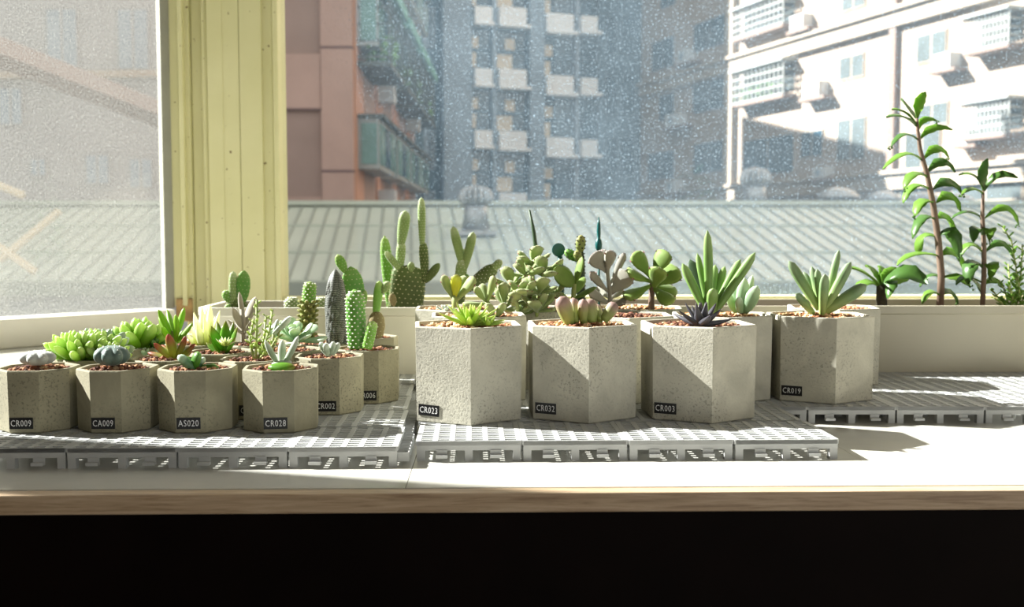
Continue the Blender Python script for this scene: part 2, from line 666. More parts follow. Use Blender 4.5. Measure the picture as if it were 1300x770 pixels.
b = MB()
b.box(-60, 60, 3, 120, -6.2, -6.0)
structure(b.build('ground', M['ground']))

# ---- neighbouring ribbed roof
RD = Vector((-0.1, 1.0, 0.26))             # direction of the ribs, up the slope
Y0, Y1 = 13.6, 17.9
zr0 = 0.2 - 55 / F * Y0
roof = thing('metal_roof', (0, Y0, zr0), 'pale grey-green ribbed metal roof rising outside the window', 'roof')
RX0, RX1 = -16.0, 14.0
L_ = Y1 - Y0
b = MB()
b.add([(RX0, 0, 0), (RX1, 0, 0), (RX1 - 0.1 * L_, L_, 0.26 * L_), (RX0 - 0.1 * L_, L_, 0.26 * L_),
       (RX0, 0, -0.08), (RX1, 0, -0.08), (RX1 - 0.1 * L_, L_, 0.26 * L_ - 0.08), (RX0 - 0.1 * L_, L_, 0.26 * L_ - 0.08)],
      [(0, 1, 2, 3), (7, 6, 5, 4), (0, 4, 5, 1), (1, 5, 6, 2), (2, 6, 7, 3), (3, 7, 4, 0)])
b.build('sheet', M['roof'], roof)
rb = MB()
rb.add([(-0.022, 0, 0), (-0.01, 0, 0.026), (0.01, 0, 0.026), (0.022, 0, 0),
        (-0.022 - 0.1 * L_, L_, 0.26 * L_), (-0.01 - 0.1 * L_, L_, 0.26 * L_ + 0.026), (0.01 - 0.1 * L_, L_, 0.26 * L_ + 0.026), (0.022 - 0.1 * L_, L_, 0.26 * L_)],
       [(0, 1, 2, 3), (0, 4, 5, 1), (1, 5, 6, 2), (2, 6, 7, 3), (7, 6, 5, 4), (3, 7, 4, 0)])
rme = rb.mesh('rib', M['roof_rib_shade'])
x = RX0 + 0.1
while x < RX1:
    link('rib', rme, roof, (x, 0, 0))
    x += 0.235
for v in (0.30, 0.66):
    b = MB()
    yy = L_ * v
    b.box(RX0, RX1 - 1, yy - 0.012, yy + 0.012, 0.26 * yy, 0.26 * yy + 0.034)
    b.build('lap_seam', M['roof'], roof)
b = MB()
b.box(RX0, RX1, L_ - 0.14, L_ + 0.12, 0.26 * L_ + 0.0, 0.26 * L_ + 0.075)
b.build('ridge_cap', M['roof'], roof)
b = MB()
b.box(RX0, RX1, -0.16, 0.02, -0.2, -0.03)
b.build('gutter', M['roof_rib'], roof)
b = MB()
b.box(RX0, RX1, 0.1, L_ + 3, -6 - zr0, -0.1)
b.build('wall', M['greywall'], roof)


def turbine(loc, s, label, group=None, flash=True):
    t = thing('turbine_vent', loc, label, 'roof vent', group)
    if flash:
        b = MB()
        b.box(-0.34 * s, 0.34 * s, -0.3 * s, 0.3 * s, -0.03, 0.05 * s)
        b.build('flashing', M['steel'], t)
    b = MB()
    b.lathe([(0.24 * s, 0.0), (0.19 * s, 0.35 * s), (0.18 * s, 0.5 * s)], 20)
    b.build('stack', M['steel'], t, smooth=True)
    b = MB()
    b.lathe([(0.185 * s, 0.47 * s), (0.235 * s, 0.49 * s), (0.265 * s, 0.56 * s), (0.262 * s, 0.62 * s), (0.23 * s, 0.70 * s), (0.16 * s, 0.76 * s), (0.06 * s, 0.785 * s), (0.02 * s, 0.79 * s)], 64, ribs=16, amp=0.22)
    b.build('turbine_head', M['steel'], t)
    return t


vp = P(604, 287, 16.0)
zz = zr0 + 0.26 * (16.0 - Y0)
turbine((vp.x, 16.0, zz), 0.95, 'polished steel turbine vent on the metal roof, lit against the tall block')
vp = P(958, 268, 18.6)
turbine((vp.x, 18.6, vp.z), 1.0, 'steel turbine vent with ribbed head just behind the roof ridge', flash=False)
for k, (px, w) in enumerate(((1063, 54), (1121, 46), (1172, 44), (1216, 40))):
    p = P(px, 268, 18.9)
    s = pxm(w, 18.9)
    t = thing('domed_vent', p, 'low steel mushroom vent with shallow dome behind the roof ridge', 'roof vent', 'mushroom vents behind the roof ridge')
    b = MB()
    b.lathe([(s * 0.38, -0.1), (s * 0.38, s * 0.34)], 20)
    b.build('stack', M['steel'], t, smooth=True)
    b = MB()
    b.lathe([(s * 0.5, s * 0.3), (s * 0.5, s * 0.34), (s * 0.38, s * 0.46), (s * 0.2, s * 0.53), (s * 0.03, s * 0.56)], 24)
    b.build('dome', M['steel'], t, smooth=True)


# ---- facades: local x along the wall, local -y out towards us
class Facade:
    def __init__(self, name, p0, p1, zbase, label):
        self.o = Vector((p0[0], p0[1]))
        d = Vector((p1[0] - p0[0], p1[1] - p0[1]))
        self.len = d.length
        self.d = d.normalized()
        self.root = thing(name, (p0[0], p0[1], zbase), label, 'building', None, math.atan2(d.y, d.x))
        self.zb = zbase

    def F(self, px, py):
        r = ray(px, py)
        # intersect the vertical plane through o with direction d
        n = Vector((-self.d.y, self.d.x))
        t = n.dot(self.o - Vector((CAM.x, CAM.y))) / (n.x * r.x + n.y * r.y)
        q = CAM + r * t
        return (Vector((q.x, q.y)) - self.o).dot(self.d), q.z - self.zb

    def part(self, name, u0, u1, z0, z1, out, back, mat, parent=None):
        b = MB()
        b.box(min(u0, u1), max(u0, u1), -out, back, min(z0, z1), max(z0, z1))
        return b.build(name, M[mat], parent or self.root)

    def pxpart(self, name, px0, py0, px1, py1, out, back, mat, parent=None):
        ym = 0.5 * (py0 + py1)
        xm = 0.5 * (px0 + px1)
        u0 = self.F(px0, ym)[0]
        u1 = self.F(px1, ym)[0]
        z1 = self.F(xm, py0)[1]
        z0 = self.F(xm, py1)[1]
        return self.part(name, u0, u1, z0, z1, out, back, mat, parent)

    def window(self, px0, py0, px1, py1, mat='bwin', frame='fin', split=2):
        w = self.pxpart('window', px0, py0, px1, py1, 0.06, 0.02, frame)
        ym, xm = 0.5 * (py0 + py1), 0.5 * (px0 + px1)
        u0, u1 = self.F(px0, ym)[0], self.F(px1, ym)[0]
        z1, z0 = self.F(xm, py0)[1], self.F(xm, py1)[1]
        if u0 > u1:
            u0, u1 = u1, u0
        for k in range(split):
            a = u0 + (u1 - u0) * k / split + 0.05
            c = u0 + (u1 - u0) * (k + 1) / split - 0.05
            self.part('pane', a, c, z0 + 0.07, z1 - 0.07, 0.08, -0.05, mat, w)
        return w

    def ac(self, px0, py0, px1, py1):
        a = self.pxpart('air_conditioner', px0, py0, px1, py1, 0.55, 0.0, 'ac')
        ym, xm = 0.5 * (py0 + py1), 0.5 * (px0 + px1)
        u0, u1 = sorted((self.F(px0, ym)[0], self.F(px1, ym)[0]))
        z1, z0 = self.F(xm, py0)[1], self.F(xm, py1)[1]
        um, zm = u0 + (u1 - u0) * 0.42, 0.5 * (z0 + z1)
        r = min(u1 - u0, z1 - z0) * 0.34
        b = MB()
        vs = [(um + r * math.cos(t), -0.57, zm + r * math.sin(t)) for t in [2 * math.pi * k / 12 for k in range(12)]]
        vs += [(v[0], -0.54, v[2]) for v in vs]
        b.add(vs, [tuple(range(12))] + [(k, k + 12, (k + 1) % 12 + 12, (k + 1) % 12) for k in range(12)])
        b.build('fan_grille', M['fin'], a)
        return a


# ---- pink tiled block on the left: front wall and a side wall running back
D1 = 25.0
xc = (450 - 650) / F * D1
pink = thing('apartment_block', (xc, D1, -6), 'pink tiled apartment block with caged balconies beyond the metal roof', 'building')


def pp(name, x0, x1, y0, y1, z0, z1, mat, parent=None):
    b = MB()
    b.box(x0 - xc, x1 - xc, y0 - D1, y1 - D1, z0 + 6, z1 + 6)
    if parent is None:
        parent = pink
    return b.build(name, M[mat], parent)


def zx(py, Y=D1):
    return P(650, py, Y).z


def xx(px, Y=D1):
    return (px - 650) / F * Y / (cp)          # close enough for flat work


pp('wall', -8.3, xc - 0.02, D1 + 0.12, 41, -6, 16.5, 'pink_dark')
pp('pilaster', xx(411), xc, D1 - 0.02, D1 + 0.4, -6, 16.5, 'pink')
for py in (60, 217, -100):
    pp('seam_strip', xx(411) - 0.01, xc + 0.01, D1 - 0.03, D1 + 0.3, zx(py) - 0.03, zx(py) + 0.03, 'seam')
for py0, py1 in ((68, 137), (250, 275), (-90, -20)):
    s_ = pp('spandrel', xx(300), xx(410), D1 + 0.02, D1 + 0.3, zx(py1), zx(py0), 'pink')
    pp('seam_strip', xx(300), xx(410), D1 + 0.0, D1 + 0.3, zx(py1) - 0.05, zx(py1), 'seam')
pp('pilaster', xx(270), xx(300), D1 - 0.02, D1 + 0.4, -6, 16.5, 'pink')
# side wall details (facing right, running back)
SX = xc + 0.0
for (y0, y1) in ((25.2, 26.6), (29.2, 30.6), (33.4, 34.8), (37.2, 38.6)):
    pp('wall_panel', SX - 0.3, SX + 0.03, y0, y1, -6, 16.5, 'pink_warm')
for fl in range(-2, 6):
    zb = zx(212) + fl * 3.02
    for (y0, y1) in ((25.6, 29.0), (29.8, 33.0), (33.8, 37.0), (37.6, 40.4)):
        box_ = pp('bay_window', SX - 0.1, SX + 0.55, y0, y1, zb, zb + 1.25, 'bars')
        n = 3
        for k in range(n):
            a = y0 + (y1 - y0) * k / n + 0.08
            c = y0 + (y1 - y0) * (k + 1) / n - 0.08
            pp('pane', SX + 0.54, SX + 0.58, a, c, zb + 0.12, zb + 1.12, 'bwin_green' if k != 1 else 'bwin', box_)
        pp('pane', SX + 0.12, SX + 0.5, y0 - 0.03, y0 + 0.02, zb + 0.12, zb + 1.12, 'bwin_green', box_)
        pp('hood', SX, SX + 0.7, y0 - 0.1, y1 + 0.1, zb + 1.25, zb + 1.34, 'cage', box_)
        if fl == 1:
            pp('awning', SX, SX + 0.95, y0 - 0.1, y1, zb + 1.25, zb + 1.55, 'awning', box_)
            cg = pp('balcony_slab', SX, SX + 0.85, y0, y1, zb - 0.5, zb - 0.38, 'cage')
            for k in range(7):
                ya = y0 + (y1 - y0) * k / 6
                pp('cage_bar', SX + 0.8, SX + 0.84, ya - 0.03, ya + 0.03, zb - 0.4, zb + 1.2, 'cage', cg)
            for k in range(4):
                za = zb - 0.3 + 0.4 * k
                pp('cage_rail', SX + 0.05, SX + 0.84, y0 - 0.02, y0 + 0.02, za, za + 0.05, 'cage', cg)
            bb = MB()
            for q in range(26):
                bb.octa((SX - xc + random.uniform(0.2, 0.8), y0 - D1 + random.uniform(0.05, 1.2), zb + 6 - 0.3 + random.uniform(0, 0.6)), random.uniform(0.08, 0.2))
            fo_ = bb.build('balcony_plants', M['exleaf'], pink)
            fo_['kind'] = 'stuff'
    for ya in (29.35, 37.2):
        pp('air_conditioner', SX, SX + 0.5, ya, ya + 0.6, zb - 0.9, zb - 0.35, 'ac')

# low slate wing behind the pink block
b = MB()
b.box(-8.4, -4.0, 41.3, 47, -6, 13.0)
b.box(-9.0, -5.4, 47, 56.0, -6, 18.0)  # hidden rear box, added to throw shade on the right block
wing = tag(b.build('annex_shade_block', M['fin_dark']), 'low slate-grey annex wall between pink block and tall office block, its hidden rear added for shade', 'building')
for k in range(4):
    b2 = MB()
    b2.box(-4.02, -3.94, 41.8 + 1.3 * k, 42.7 + 1.3 * k, 0.5, 2.2)
    b2.build('window', M['bwin'], wing)

# ---- tall block in the middle, in shade
ce = Facade('office_tower', (-5.9, 56.6), (7.6, 61.5), -6, 'tall blue-grey block with white balcony panels in the shade')
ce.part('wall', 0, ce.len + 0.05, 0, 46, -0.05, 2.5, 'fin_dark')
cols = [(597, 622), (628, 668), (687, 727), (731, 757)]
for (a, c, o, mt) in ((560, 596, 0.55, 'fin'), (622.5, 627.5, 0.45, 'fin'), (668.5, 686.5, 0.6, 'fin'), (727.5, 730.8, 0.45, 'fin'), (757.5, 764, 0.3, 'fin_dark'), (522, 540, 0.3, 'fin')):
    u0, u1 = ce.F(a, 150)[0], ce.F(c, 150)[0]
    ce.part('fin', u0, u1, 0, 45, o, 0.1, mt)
for row in range(-2, 5):
    for ci, (a, c) in enumerate(cols):
        py0 = [12, 13, 21, 24][ci] + row * 77.5
        py1 = py0 + [23, 25, 25, 22][ci]
        pw = ce.pxpart('balcony_panel', a + 0.3, py0, c - (6 if ci in (1, 3, 2) else 3), py1 - 4, 0.85, 0.05, 'panel')
        ce.pxpart('ledge', a + 0.3, py1 - 4, c - 0.3, py1, 0.9, 0.05, 'panel')
        wnd = ce.pxpart('window', a + 0.5, py1 + 2, c - 0.5, py0 + 75, 0.12, 0.04, 'bwin')
        if ci in (0, 1, 2):
            wa = a + (12 if ci == 1 else 1)
            wid = 12 if ci != 0 else 8
            ce.pxpart('curtain', wa, py1 + 12, wa + wid, py1 + 26, 0.16, -0.1, 'curtain', wnd)
            ce.pxpart('curtain', wa - (12 if ci == 1 else 0), py1 + 32, wa + wid - 3, py1 + 50, 0.16, -0.1, 'curtain', wnd)
        u0 = ce.F(0.5 * (a + c), py1 + 30)[0]
        ce.pxpart('glazing_bar', a + 0.5, py1 + 28, c - 0.5, py1 + 30, 0.18, -0.1, 'fin_dark', wnd)
    for (a, c) in ((770, 782), (788, 804)):
        py0 = 20 + row * 77.5
        ce.window(a, py0, c, py0 + 48, frame='fin_dark', split=1)
    for (a, c) in ((542, 552),):
        ce.window(a, 10 + row * 77.5, c, 60 + row * 77.5, frame='fin', split=1)

# ---- sunlit tiled block on the right, receding to the left
ri = Facade('apartment_block', (7.65, 62.0), (21.6, 24.0), -6, 'beige tiled apartment block with window cages, half in sun')
ri.part('wall', 0, ri.len + 6, 0, 32, 0, 10, 'beige')
# cornice bands (at floor levels, horizontal in space)
zb1 = ri.F(925, 92)[1]
for k, dz in enumerate((0, 6.4, -6.4)):
    ri.part('cornice', 0, ri.len + 6, zb1 + dz - 0.05, zb1 + dz + 0.55, 0.28, 0.0, 'band')
    ri.part('cornice_lip', 0, ri.len + 6, zb1 + dz + 0.55, zb1 + dz + 0.7, 0.45, 0.0, 'band')
u0, u1 = ri.F(1134, 60)[0], ri.F(1142, 60)[0]
ri.part('pilaster', u0, u1, 0, 32, 0.22, 0, 'brownp')
u0, u1 = ri.F(926, 60)[0], ri.F(936, 60)[0]
ri.part('pilaster', u0, u1, 0, 32, 0.3, 0, 'band')
for (a, t, c, bt) in ((829, 50, 856, 87), (882, 24, 924, 60), (838, 120, 856, 152), (881, 102, 924, 140), (824, 193, 856, 227), (882, 180, 924, 218), (945, 173, 1009, 222), (1064, 149, 1100, 204), (1067, 69, 1098, 100), (1165, 40, 1203, 78), (840, -15, 858, 8), (1070, -10, 1100, 12), (1018, 165, 1046, 200), (1150, 165, 1195, 215), (1210, 205, 1300, 255), (1110, 215, 1180, 255), (820, 245, 870, 262), (1165, 130, 1205, 160)):
    ri.window(a, t, c, bt, 'bwin' if a < 1062 else 'bwin_sunlit', frame='fin' if a < 925 else 'band')
for (a, t, c, bt) in ((871, 64, 883, 80), (855, 145, 872, 160), (855, 229, 868, 244), (1016, 20, 1032, 38), (1032, 105, 1052, 124), (1198, 69, 1220, 89), (1045, 213, 1060, 226), (1228, 168, 1246, 184)):
    ri.ac(a, t, c, bt)
    ri.pxpart('shelf', a - 4, bt, c + 8, bt + 4, 0.6, 0.0, 'brownp')


def cage(px0, py0, px1, py1, out=0.7, plants=False):
    cg = ri.pxpart('balcony_cage', px0, py1, px1, py1 + 5, out, 0.0, 'brownp')
    ym, xm = 0.5 * (py0 + py1), 0.5 * (px0 + px1)
    u0, u1 = sorted((ri.F(px0, ym)[0], ri.F(px1, ym)[0]))
    z1, z0 = ri.F(xm, py0)[1], ri.F(xm, py1)[1]
    ri.part('pane', u0 + 0.1, u1 - 0.1, z0 + 0.2, z1 - 0.1, 0.05, -0.01, 'bwin_sunlit', cg)
    n = 12
    for k in range(n + 1):
        u = u0 + (u1 - u0) * k / n
        ri.part('cage_bar', u - 0.025, u + 0.025, z0, z1, out, -out + 0.05, 'bars', cg)
    for k in range(5):
        z = z0 + (z1 - z0) * k / 4
        ri.part('cage_rail', u0, u1, z - 0.03, z + 0.03, out + 0.01, -out + 0.06, 'bars', cg)
        ri.part('cage_rail', u1 - 0.04, u1, z - 0.03, z + 0.03, out, 0, 'bars', cg)
        ri.part('cage_rail', u0, u0 + 0.04, z - 0.03, z + 0.03, out, 0, 'bars', cg)
    ri.part('hood', u0 - 0.1, u1 + 0.1, z1, z1 + 0.1, out + 0.15, 0, 'bars', cg)
    if plants:
        bb = MB()
        for q in range(50):
            bb.octa((random.uniform(u0, u0 + (u1 - u0) * 0.8), random.uniform(-out + 0.1, -0.15), z0 + random.uniform(0.05, 0.7)), random.uniform(0.06, 0.16))
        f_ = bb.build('balcony_plants', M['exleaf'], cg)
        f_['kind'] = 'stuff'


cage(945, 5, 1010, 40)
cage(944, 86, 1010, 126, plants=True)
cage(1243, 20, 1300, 62)
cage(1240, 130, 1300, 172)
cage(945, -70, 1010, -30)

b = MB()
b.box(-30, -17, 13.0, 27.5, -6, 26)  # unseen block added to keep the sun off the metal roof
nb = tag(b.build('roof_shade_block', M['greywall']), 'unseen grey block added left of the metal roof to shade it', 'building')
# ---- grey building seen through the screened left pane
gl = Facade('grey_building', (-26, 34), (-9.7, 33), -6, 'grey rendered building seen through the screened pane')
gl.part('wall', 0, gl.len, 0, 22, 0, 8, 'greywall')
for (a, t, c, bt) in ((40, 200, 60, 225), (110, 195, 140, 235), (165, 200, 195, 240), (150, 10, 190, 90), (60, 10, 100, 90), (0, 110, 30, 160)):
    gl.window(a, t, c, bt, 'fin', frame='greywall')
gl.part('cornice', 0, gl.len, gl.F(100, 100)[1], gl.F(100, 92)[1], 0.4, 0, 'band')
b = MB()
p0, p1 = P(-30, 55, 20), P(215, 150, 24)
b.tube([p0, p1], 0.30, 4)
tag(b.build('slanted_beam', M['pink_dark']), 'slanting pinkish beam outside the screened pane', 'beam')
b = MB()
for (a, c) in (((0, 330), (75, 268)), ((-20, 300), (45, 345)), ((-10, 232), (30, 248))):
    b.tube([P(a[0], a[1], 12.8), P(c[0], c[1], 12.8)], 0.05, 6)
tag(b.build('roof_railing', M['curtain']), 'thin slanting pipe rails outside the screened pane', 'railing')

# =================================================================== FLOOR GRID TILES
TP, TT = 0.0952, 0.018          # pitch and height of one snap tile
tw = TP - 0.0022


def grid_tile_protos():
    h = tw / 2
    fm = MB()
    for (x0, x1, y0, y1) in ((-h, h, -h, -h + 0.003), (-h, h, h - 0.003, h), (-h, -h + 0.003, -h + 0.003, h - 0.003), (h - 0.003, h, -h + 0.003, h - 0.003)):
        fm.box(x0, x1, y0, y1, TT - 0.0085, TT - 0.0002)
    sl = MB()
    sl.box(-0.0024, 0.0024, -h + 0.0005, h - 0.0005, TT - 0.004, TT)
    cb = MB()
    cb.box(-h + 0.0005, h - 0.0005, -0.0020, 0.0020, TT - 0.004, TT - 0.0002)
    ft = MB()
    ft.box(-0.0035, 0.0035, -0.0035, 0.0035, 0.0, TT - 0.004)
    tb = MB()
    tb.box(-0.0052, 0.0052, -0.0055, 0.0, 0.0035, 0.0062)
    tb.box(-0.0048, 0.0048, -0.001, 0.001, 0.0062, TT - 0.008)
    lp = MB()
    lp.box(0.0, 0.009, -0.0035, -0.0022, 0.004, 0.012)
    lp.box(0.0, 0.009, 0.0022, 0.0035, 0.004, 0.012)
    lp.box(0.009, 0.0102, -0.0035, 0.0035, 0.004, 0.012)
    m = M['tile_plastic']
    return [q.mesh(n, m) for q, n in ((fm, 'frame'), (sl, 'rib'), (cb, 'crossbar'), (ft, 'foot'), (tb, 'clip_tab'), (lp, 'side_loop'))]


t_fm, t_sl, t_cb, t_ft, t_tb, t_lp = grid_tile_protos()


def grid_tile(p, rz, label, group, loops=False, dense=True):
    t = thing('snap_grid_tile', (p.x, p.y, 0), label, 'grid tile', group, rz)
    h = tw / 2
    link('frame', t_fm, t)
    for k in range(7):
        link('rib', t_sl, t, ((-h + 0.0015) + (tw - 0.003) * k / 6, 0, 0))
    for k in range(11):
        link('crossbar', t_cb, t, (0, (-h + 0.0020) + (tw - 0.004) * k / 10, 0))
    for fx in (-h + 0.0036, 0, h - 0.0036):
        for fy in (-h + 0.0036, 0, h - 0.0036):
            link('foot', t_ft, t, (fx, fy, 0))
    for fx in (-h * 0.52, h * 0.52):
        link('clip_tab', t_tb, t, (fx, -h, 0))
    if loops:
        for k in range(7):
            link('side_loop', t_lp, t, (h, -h + 0.008 + 0.0128 * k, 0))
    return t


# left block of tiles
LR = R(3.6)
lx, ly = Vector((math.cos(LR * 0.35), math.sin(LR * 0.35), 0)), Vector((-math.sin(LR), math.cos(LR), 0))
lo = G(507, 567, TT)
for i in range(4):
    for j in range(5 if i < 3 else 4):
        p = lo - lx * TP * (i + 0.5) + ly * TP * (j + 0.5)
        if j == 0:
            lb = ('grey plastic floor grid tile in the front row, under the small octagonal pots', 'front tiles under the small pots')
        else:
            lb = ('grey plastic floor grid tile in the back rows, under the small octagonal pots', 'back tiles under the small pots')
        if j == 0:
            lb = (('sunlit grey grid tile at the front, right of the CR028 pot', 'front grey grid tile under the pots labelled AS020 and CR028', 'front grey grid tile under the pot with dark-green ball cactus', 'front grey grid tile under the pot with pale fuzzy ball cactus')[i], None)
        grid_tile(p, LR * 0.6, lb[0], lb[1], loops=(i == 0))
# right block of tiles
ro = G(529, 560, TT)
for i in range(4):
    for j in range(4):
        if i == 3 and j > 1:
            continue
        p = ro + lx * (TP * (i + 0.5)) + ly * TP * (j + 0.5)
        if j == 0:
            lb = ('pale plastic floor grid tile in the front row, under the large hexagonal pots', 'front tiles under the large pots')
        else:
            lb = ('pale plastic floor grid tile in the back rows, under the large hexagonal pots', 'back tiles under the large pots')
        if j == 0:
            lb = (('front pale grid tile under the pot labelled CR023', 'front pale grid tile under the pot labelled CR032', 'front pale grid tile under the pot labelled CR003', 'pale grid tile at the free front corner, right of the CR003 pot')[i], None)
        grid_tile(p, LR * 0.6, lb[0], lb[1])
# far right strip of tiles
so_ = Vector((0.234 - 0.012, 1.088, 0))
for i in range(5):
    for j in range(3):
        p = so_ + Vector((TP * (i + 0.5), TP * (j + 0.5) - 0.0 * i, 0))
        grid_tile(p, 0.0, 'plastic floor grid tile of the strip in front of the shade-toned trough', 'tiles before the shade-toned trough')

# =================================================================== POTS
def pot_mesh(name, n, rad, h, rim, mat, taper=0.965, fill=0.006):
    b = MB()
    loops = [(rad * taper - 0.0012, 0.0), (rad * taper, 0.0012), (rad - 0.0005, h - 0.0012), (rad - 0.0012, h), (rad - rim, h), (rad - rim - 0.0006, h - 0.0012), (rad - rim - 0.001, h - fill - 0.004)]
    vs, fs = [], []
    for (r, z) in loops:
        for k in range(n):
            a = 2 * math.pi * k / n
            vs.append((r * math.cos(a), r * math.sin(a), z))
    for i in range(len(loops) - 1):
        for k in range(n):
            fs.append((i * n + k, i * n + (k + 1) % n, (i + 1) * n + (k + 1) % n, (i + 1) * n + k))
    fs.append(tuple(range(n - 1, -1, -1)))
    m = (len(loops) - 1) * n
    fs.append(tuple(range(m, m + n)))
    b.add(vs, fs)
    return b.mesh(name, mat)


def gravel_mesh(name, n, rad, count, size, mat, z0, mound):
    b = MB()
    ap = math.cos(math.pi / n)
    placed = 0
    while placed < count:
        r = rad * math.sqrt(random.random())
        a = random.uniform(0, 2 * math.pi)
        x, y = r * math.cos(a), r * math.sin(a)
        # inside polygon
        ok = all(x * math.cos(math.pi / n + 2 * math.pi * k / n) + y * math.sin(math.pi / n + 2 * math.pi * k / n) < rad * ap - size * 0.8 for k in range(n))
        if not ok:
            continue
        placed += 1
        s = size * random.uniform(0.55, 1.25)
        z = z0 + mound * (1 - (r / rad) ** 2) + random.uniform(-0.4, 0.5) * size
        rot = Euler((random.uniform(0, 3), random.uniform(0, 3), random.uniform(0, 3))).to_matrix()
        base = []
        for (vx, vy, vz) in ICO_V:
            q = rot @ (Vector((vx, vy, vz)) * s * random.uniform(0.75, 1.15))
            base.append((x + q.x, y + q.y, z + q.z * 0.8))
        b.add(base, ICO_F)
    return b.mesh(name, mat)


tphi = (1 + 5 ** 0.5) / 2
ICO_V = [Vector(v).normalized() for v in ((-1, tphi, 0), (1, tphi, 0), (-1, -tphi, 0), (1, -tphi, 0), (0, -1, tphi), (0, 1, tphi), (0, -1, -tphi), (0, 1, -tphi), (tphi, 0, -1), (tphi, 0, 1), (-tphi, 0, -1), (-tphi, 0, 1))]
ICO_F = [(0, 11, 5), (0, 5, 1), (0, 1, 7), (0, 7, 10), (0, 10, 11), (1, 5, 9), (5, 11, 4), (11, 10, 2), (10, 7, 6), (7, 1, 8), (3, 9, 4), (3, 4, 2), (3, 2, 6), (3, 6, 8), (3, 8, 9), (4, 9, 5), (2, 4, 11), (6, 2, 10), (8, 6, 7), (9, 8, 1)]

SR, SH = 0.0379, 0.058
BR, BH = 0.0610, 0.094
pot_small = pot_mesh('body', 8, SR, SH, 0.0042, M['concrete_small'])
pot_big = pot_mesh('body', 6, BR, BH, 0.0050, M['concrete_big'], 0.975)
gr_small = [gravel_mesh('gravel', 8, SR - 0.005, 150, 0.0026, M['gravel_red'], SH - 0.005, 0.004) for _ in range(2)]
gr_big = [gravel_mesh('gravel', 6, BR - 0.006, 300, 0.0030, M['gravel_beige'], BH - 0.006, 0.005) for _ in range(2)]
gr_big_red = gravel_mesh('gravel', 6, BR - 0.006, 300, 0.0030, M['gravel_red'], BH - 0.006, 0.004)
soil_s = MB()
soil_s.lathe([(SR - 0.008, SH - 0.012), (SR - 0.0072, SH - 0.005)], 8)
soil_s = soil_s.mesh('soil', M['soil'])
soil_b = MB()
soil_b.lathe([(BR - 0.011, BH - 0.014), (BR - 0.0102, BH - 0.006)], 6)
soil_b = soil_b.mesh('soil', M['soil'])


def text_mesh(txt, size):
    cu = bpy.data.curves.new('txt', 'FONT')
    cu.body = txt
    cu.size = size
    cu.extrude = 0.00015
    cu.align_x = 'CENTER'
    cu.align_y = 'CENTER'
    cu.resolution_u = 2
    cu.space_character = 1.12
    o = bpy.data.objects.new('txt', cu)
    col.objects.link(o)
    dg = bpy.context.evaluated_depsgraph_get()
    me = bpy.data.meshes.new_from_object(o.evaluated_get(dg))
    bpy.data.objects.remove(o)
    bpy.data.curves.remove(cu)
    me.materials.clear()
    me.materials.append(M['letter'])
    me.name = 'lettering'
    return me


def add_label(pot, n, rad, taper, facet, text, along, z, w=0.0225, h=0.0105, tilt=0.0):
    """facet = index of the facet, along = offset on the facet to its right (seen from outside)"""
    a = math.pi / n + 2 * math.pi * facet / n
    ap = rad * math.cos(math.pi / n)
    H = SH if n == 8 else BH
    r = ap * (taper + (1 - taper) * z / H)
    nrm = Vector((math.cos(a), math.sin(a), 0))
    tan = Vector((-math.sin(a), math.cos(a), 0))     # to the right seen from outside
    lean = math.atan((1 - taper) * ap / H)
    up = (Vector((0, 0, 1)) * math.cos(lean) + nrm * math.sin(lean)).normalized()
    out = tan.cross(up).normalized()
    mtx = Matrix((tan, up, out)).transposed().to_4x4()
    mtx = Matrix.Translation(nrm * (r + 0.0002) + tan * along + Vector((0, 0, z))) @ mtx @ Matrix.Rotation(tilt, 4, 'Z')
    b = MB()
    b.box(-w / 2, w / 2, -h / 2, h / 2, -0.0004, 0.0004)
    t = b.build('label_tape', M['label'], pot)
    t.matrix_local = mtx
    l = link('lettering', text_mesh(text, h * 0.80), t, (0, -0.0002, 0.00055))
    l.scale = (w * 0.86 / max(1e-6, l.data.vertices and (max(v.co.x for v in l.data.vertices) - min(v.co.x for v in l.data.vertices))), 1.0, 1.0)
    l.scale.y = 1.0
    return t


RIM_S, RIM_B = TT + SH, TT + BH


def small_pot(px, Y, off, label, group=None, text=None, facet=None, along=0.0, z=0.0095, gv=0):
    x = (px - 650) / F * Y
    t = thing('concrete_pot', (x, Y, TT + 0.0002), label, 'plant pot', group, R(-90 + off) + math.atan((650 - px) / F))
    link('body', pot_small, t)
    s = link('gravel', gr_small[gv], t)
    s['kind'] = 'stuff'
    link('soil', soil_s, t)
    if text:
        add_label(t, 8, SR, 0.965, facet, text, along, z, 0.0215 if len(text) == 5 else 0.0215, 0.0105)
    return t


def big_pot(px, Y, off, label, text=None, facet=-1, along=0.0, z=0.012, red=False, gv=0, group=None, tilt=0.0):
    x = (px - 650) / F * Y
    t = thing('concrete_pot', (x, Y, TT + 0.0002), label, 'plant pot', group, R(-90 + off) + math.atan((650 - px) / F))
    link('body', pot_big, t)
    s = link('gravel', gr_big_red if red else gr_big[gv], t)
    s['kind'] = 'stuff'
    link('soil', soil_b, t)
    if text:
        add_label(t, 6, BR, 0.975, facet, text, along, z, 0.0226, 0.0108, tilt)
    return t


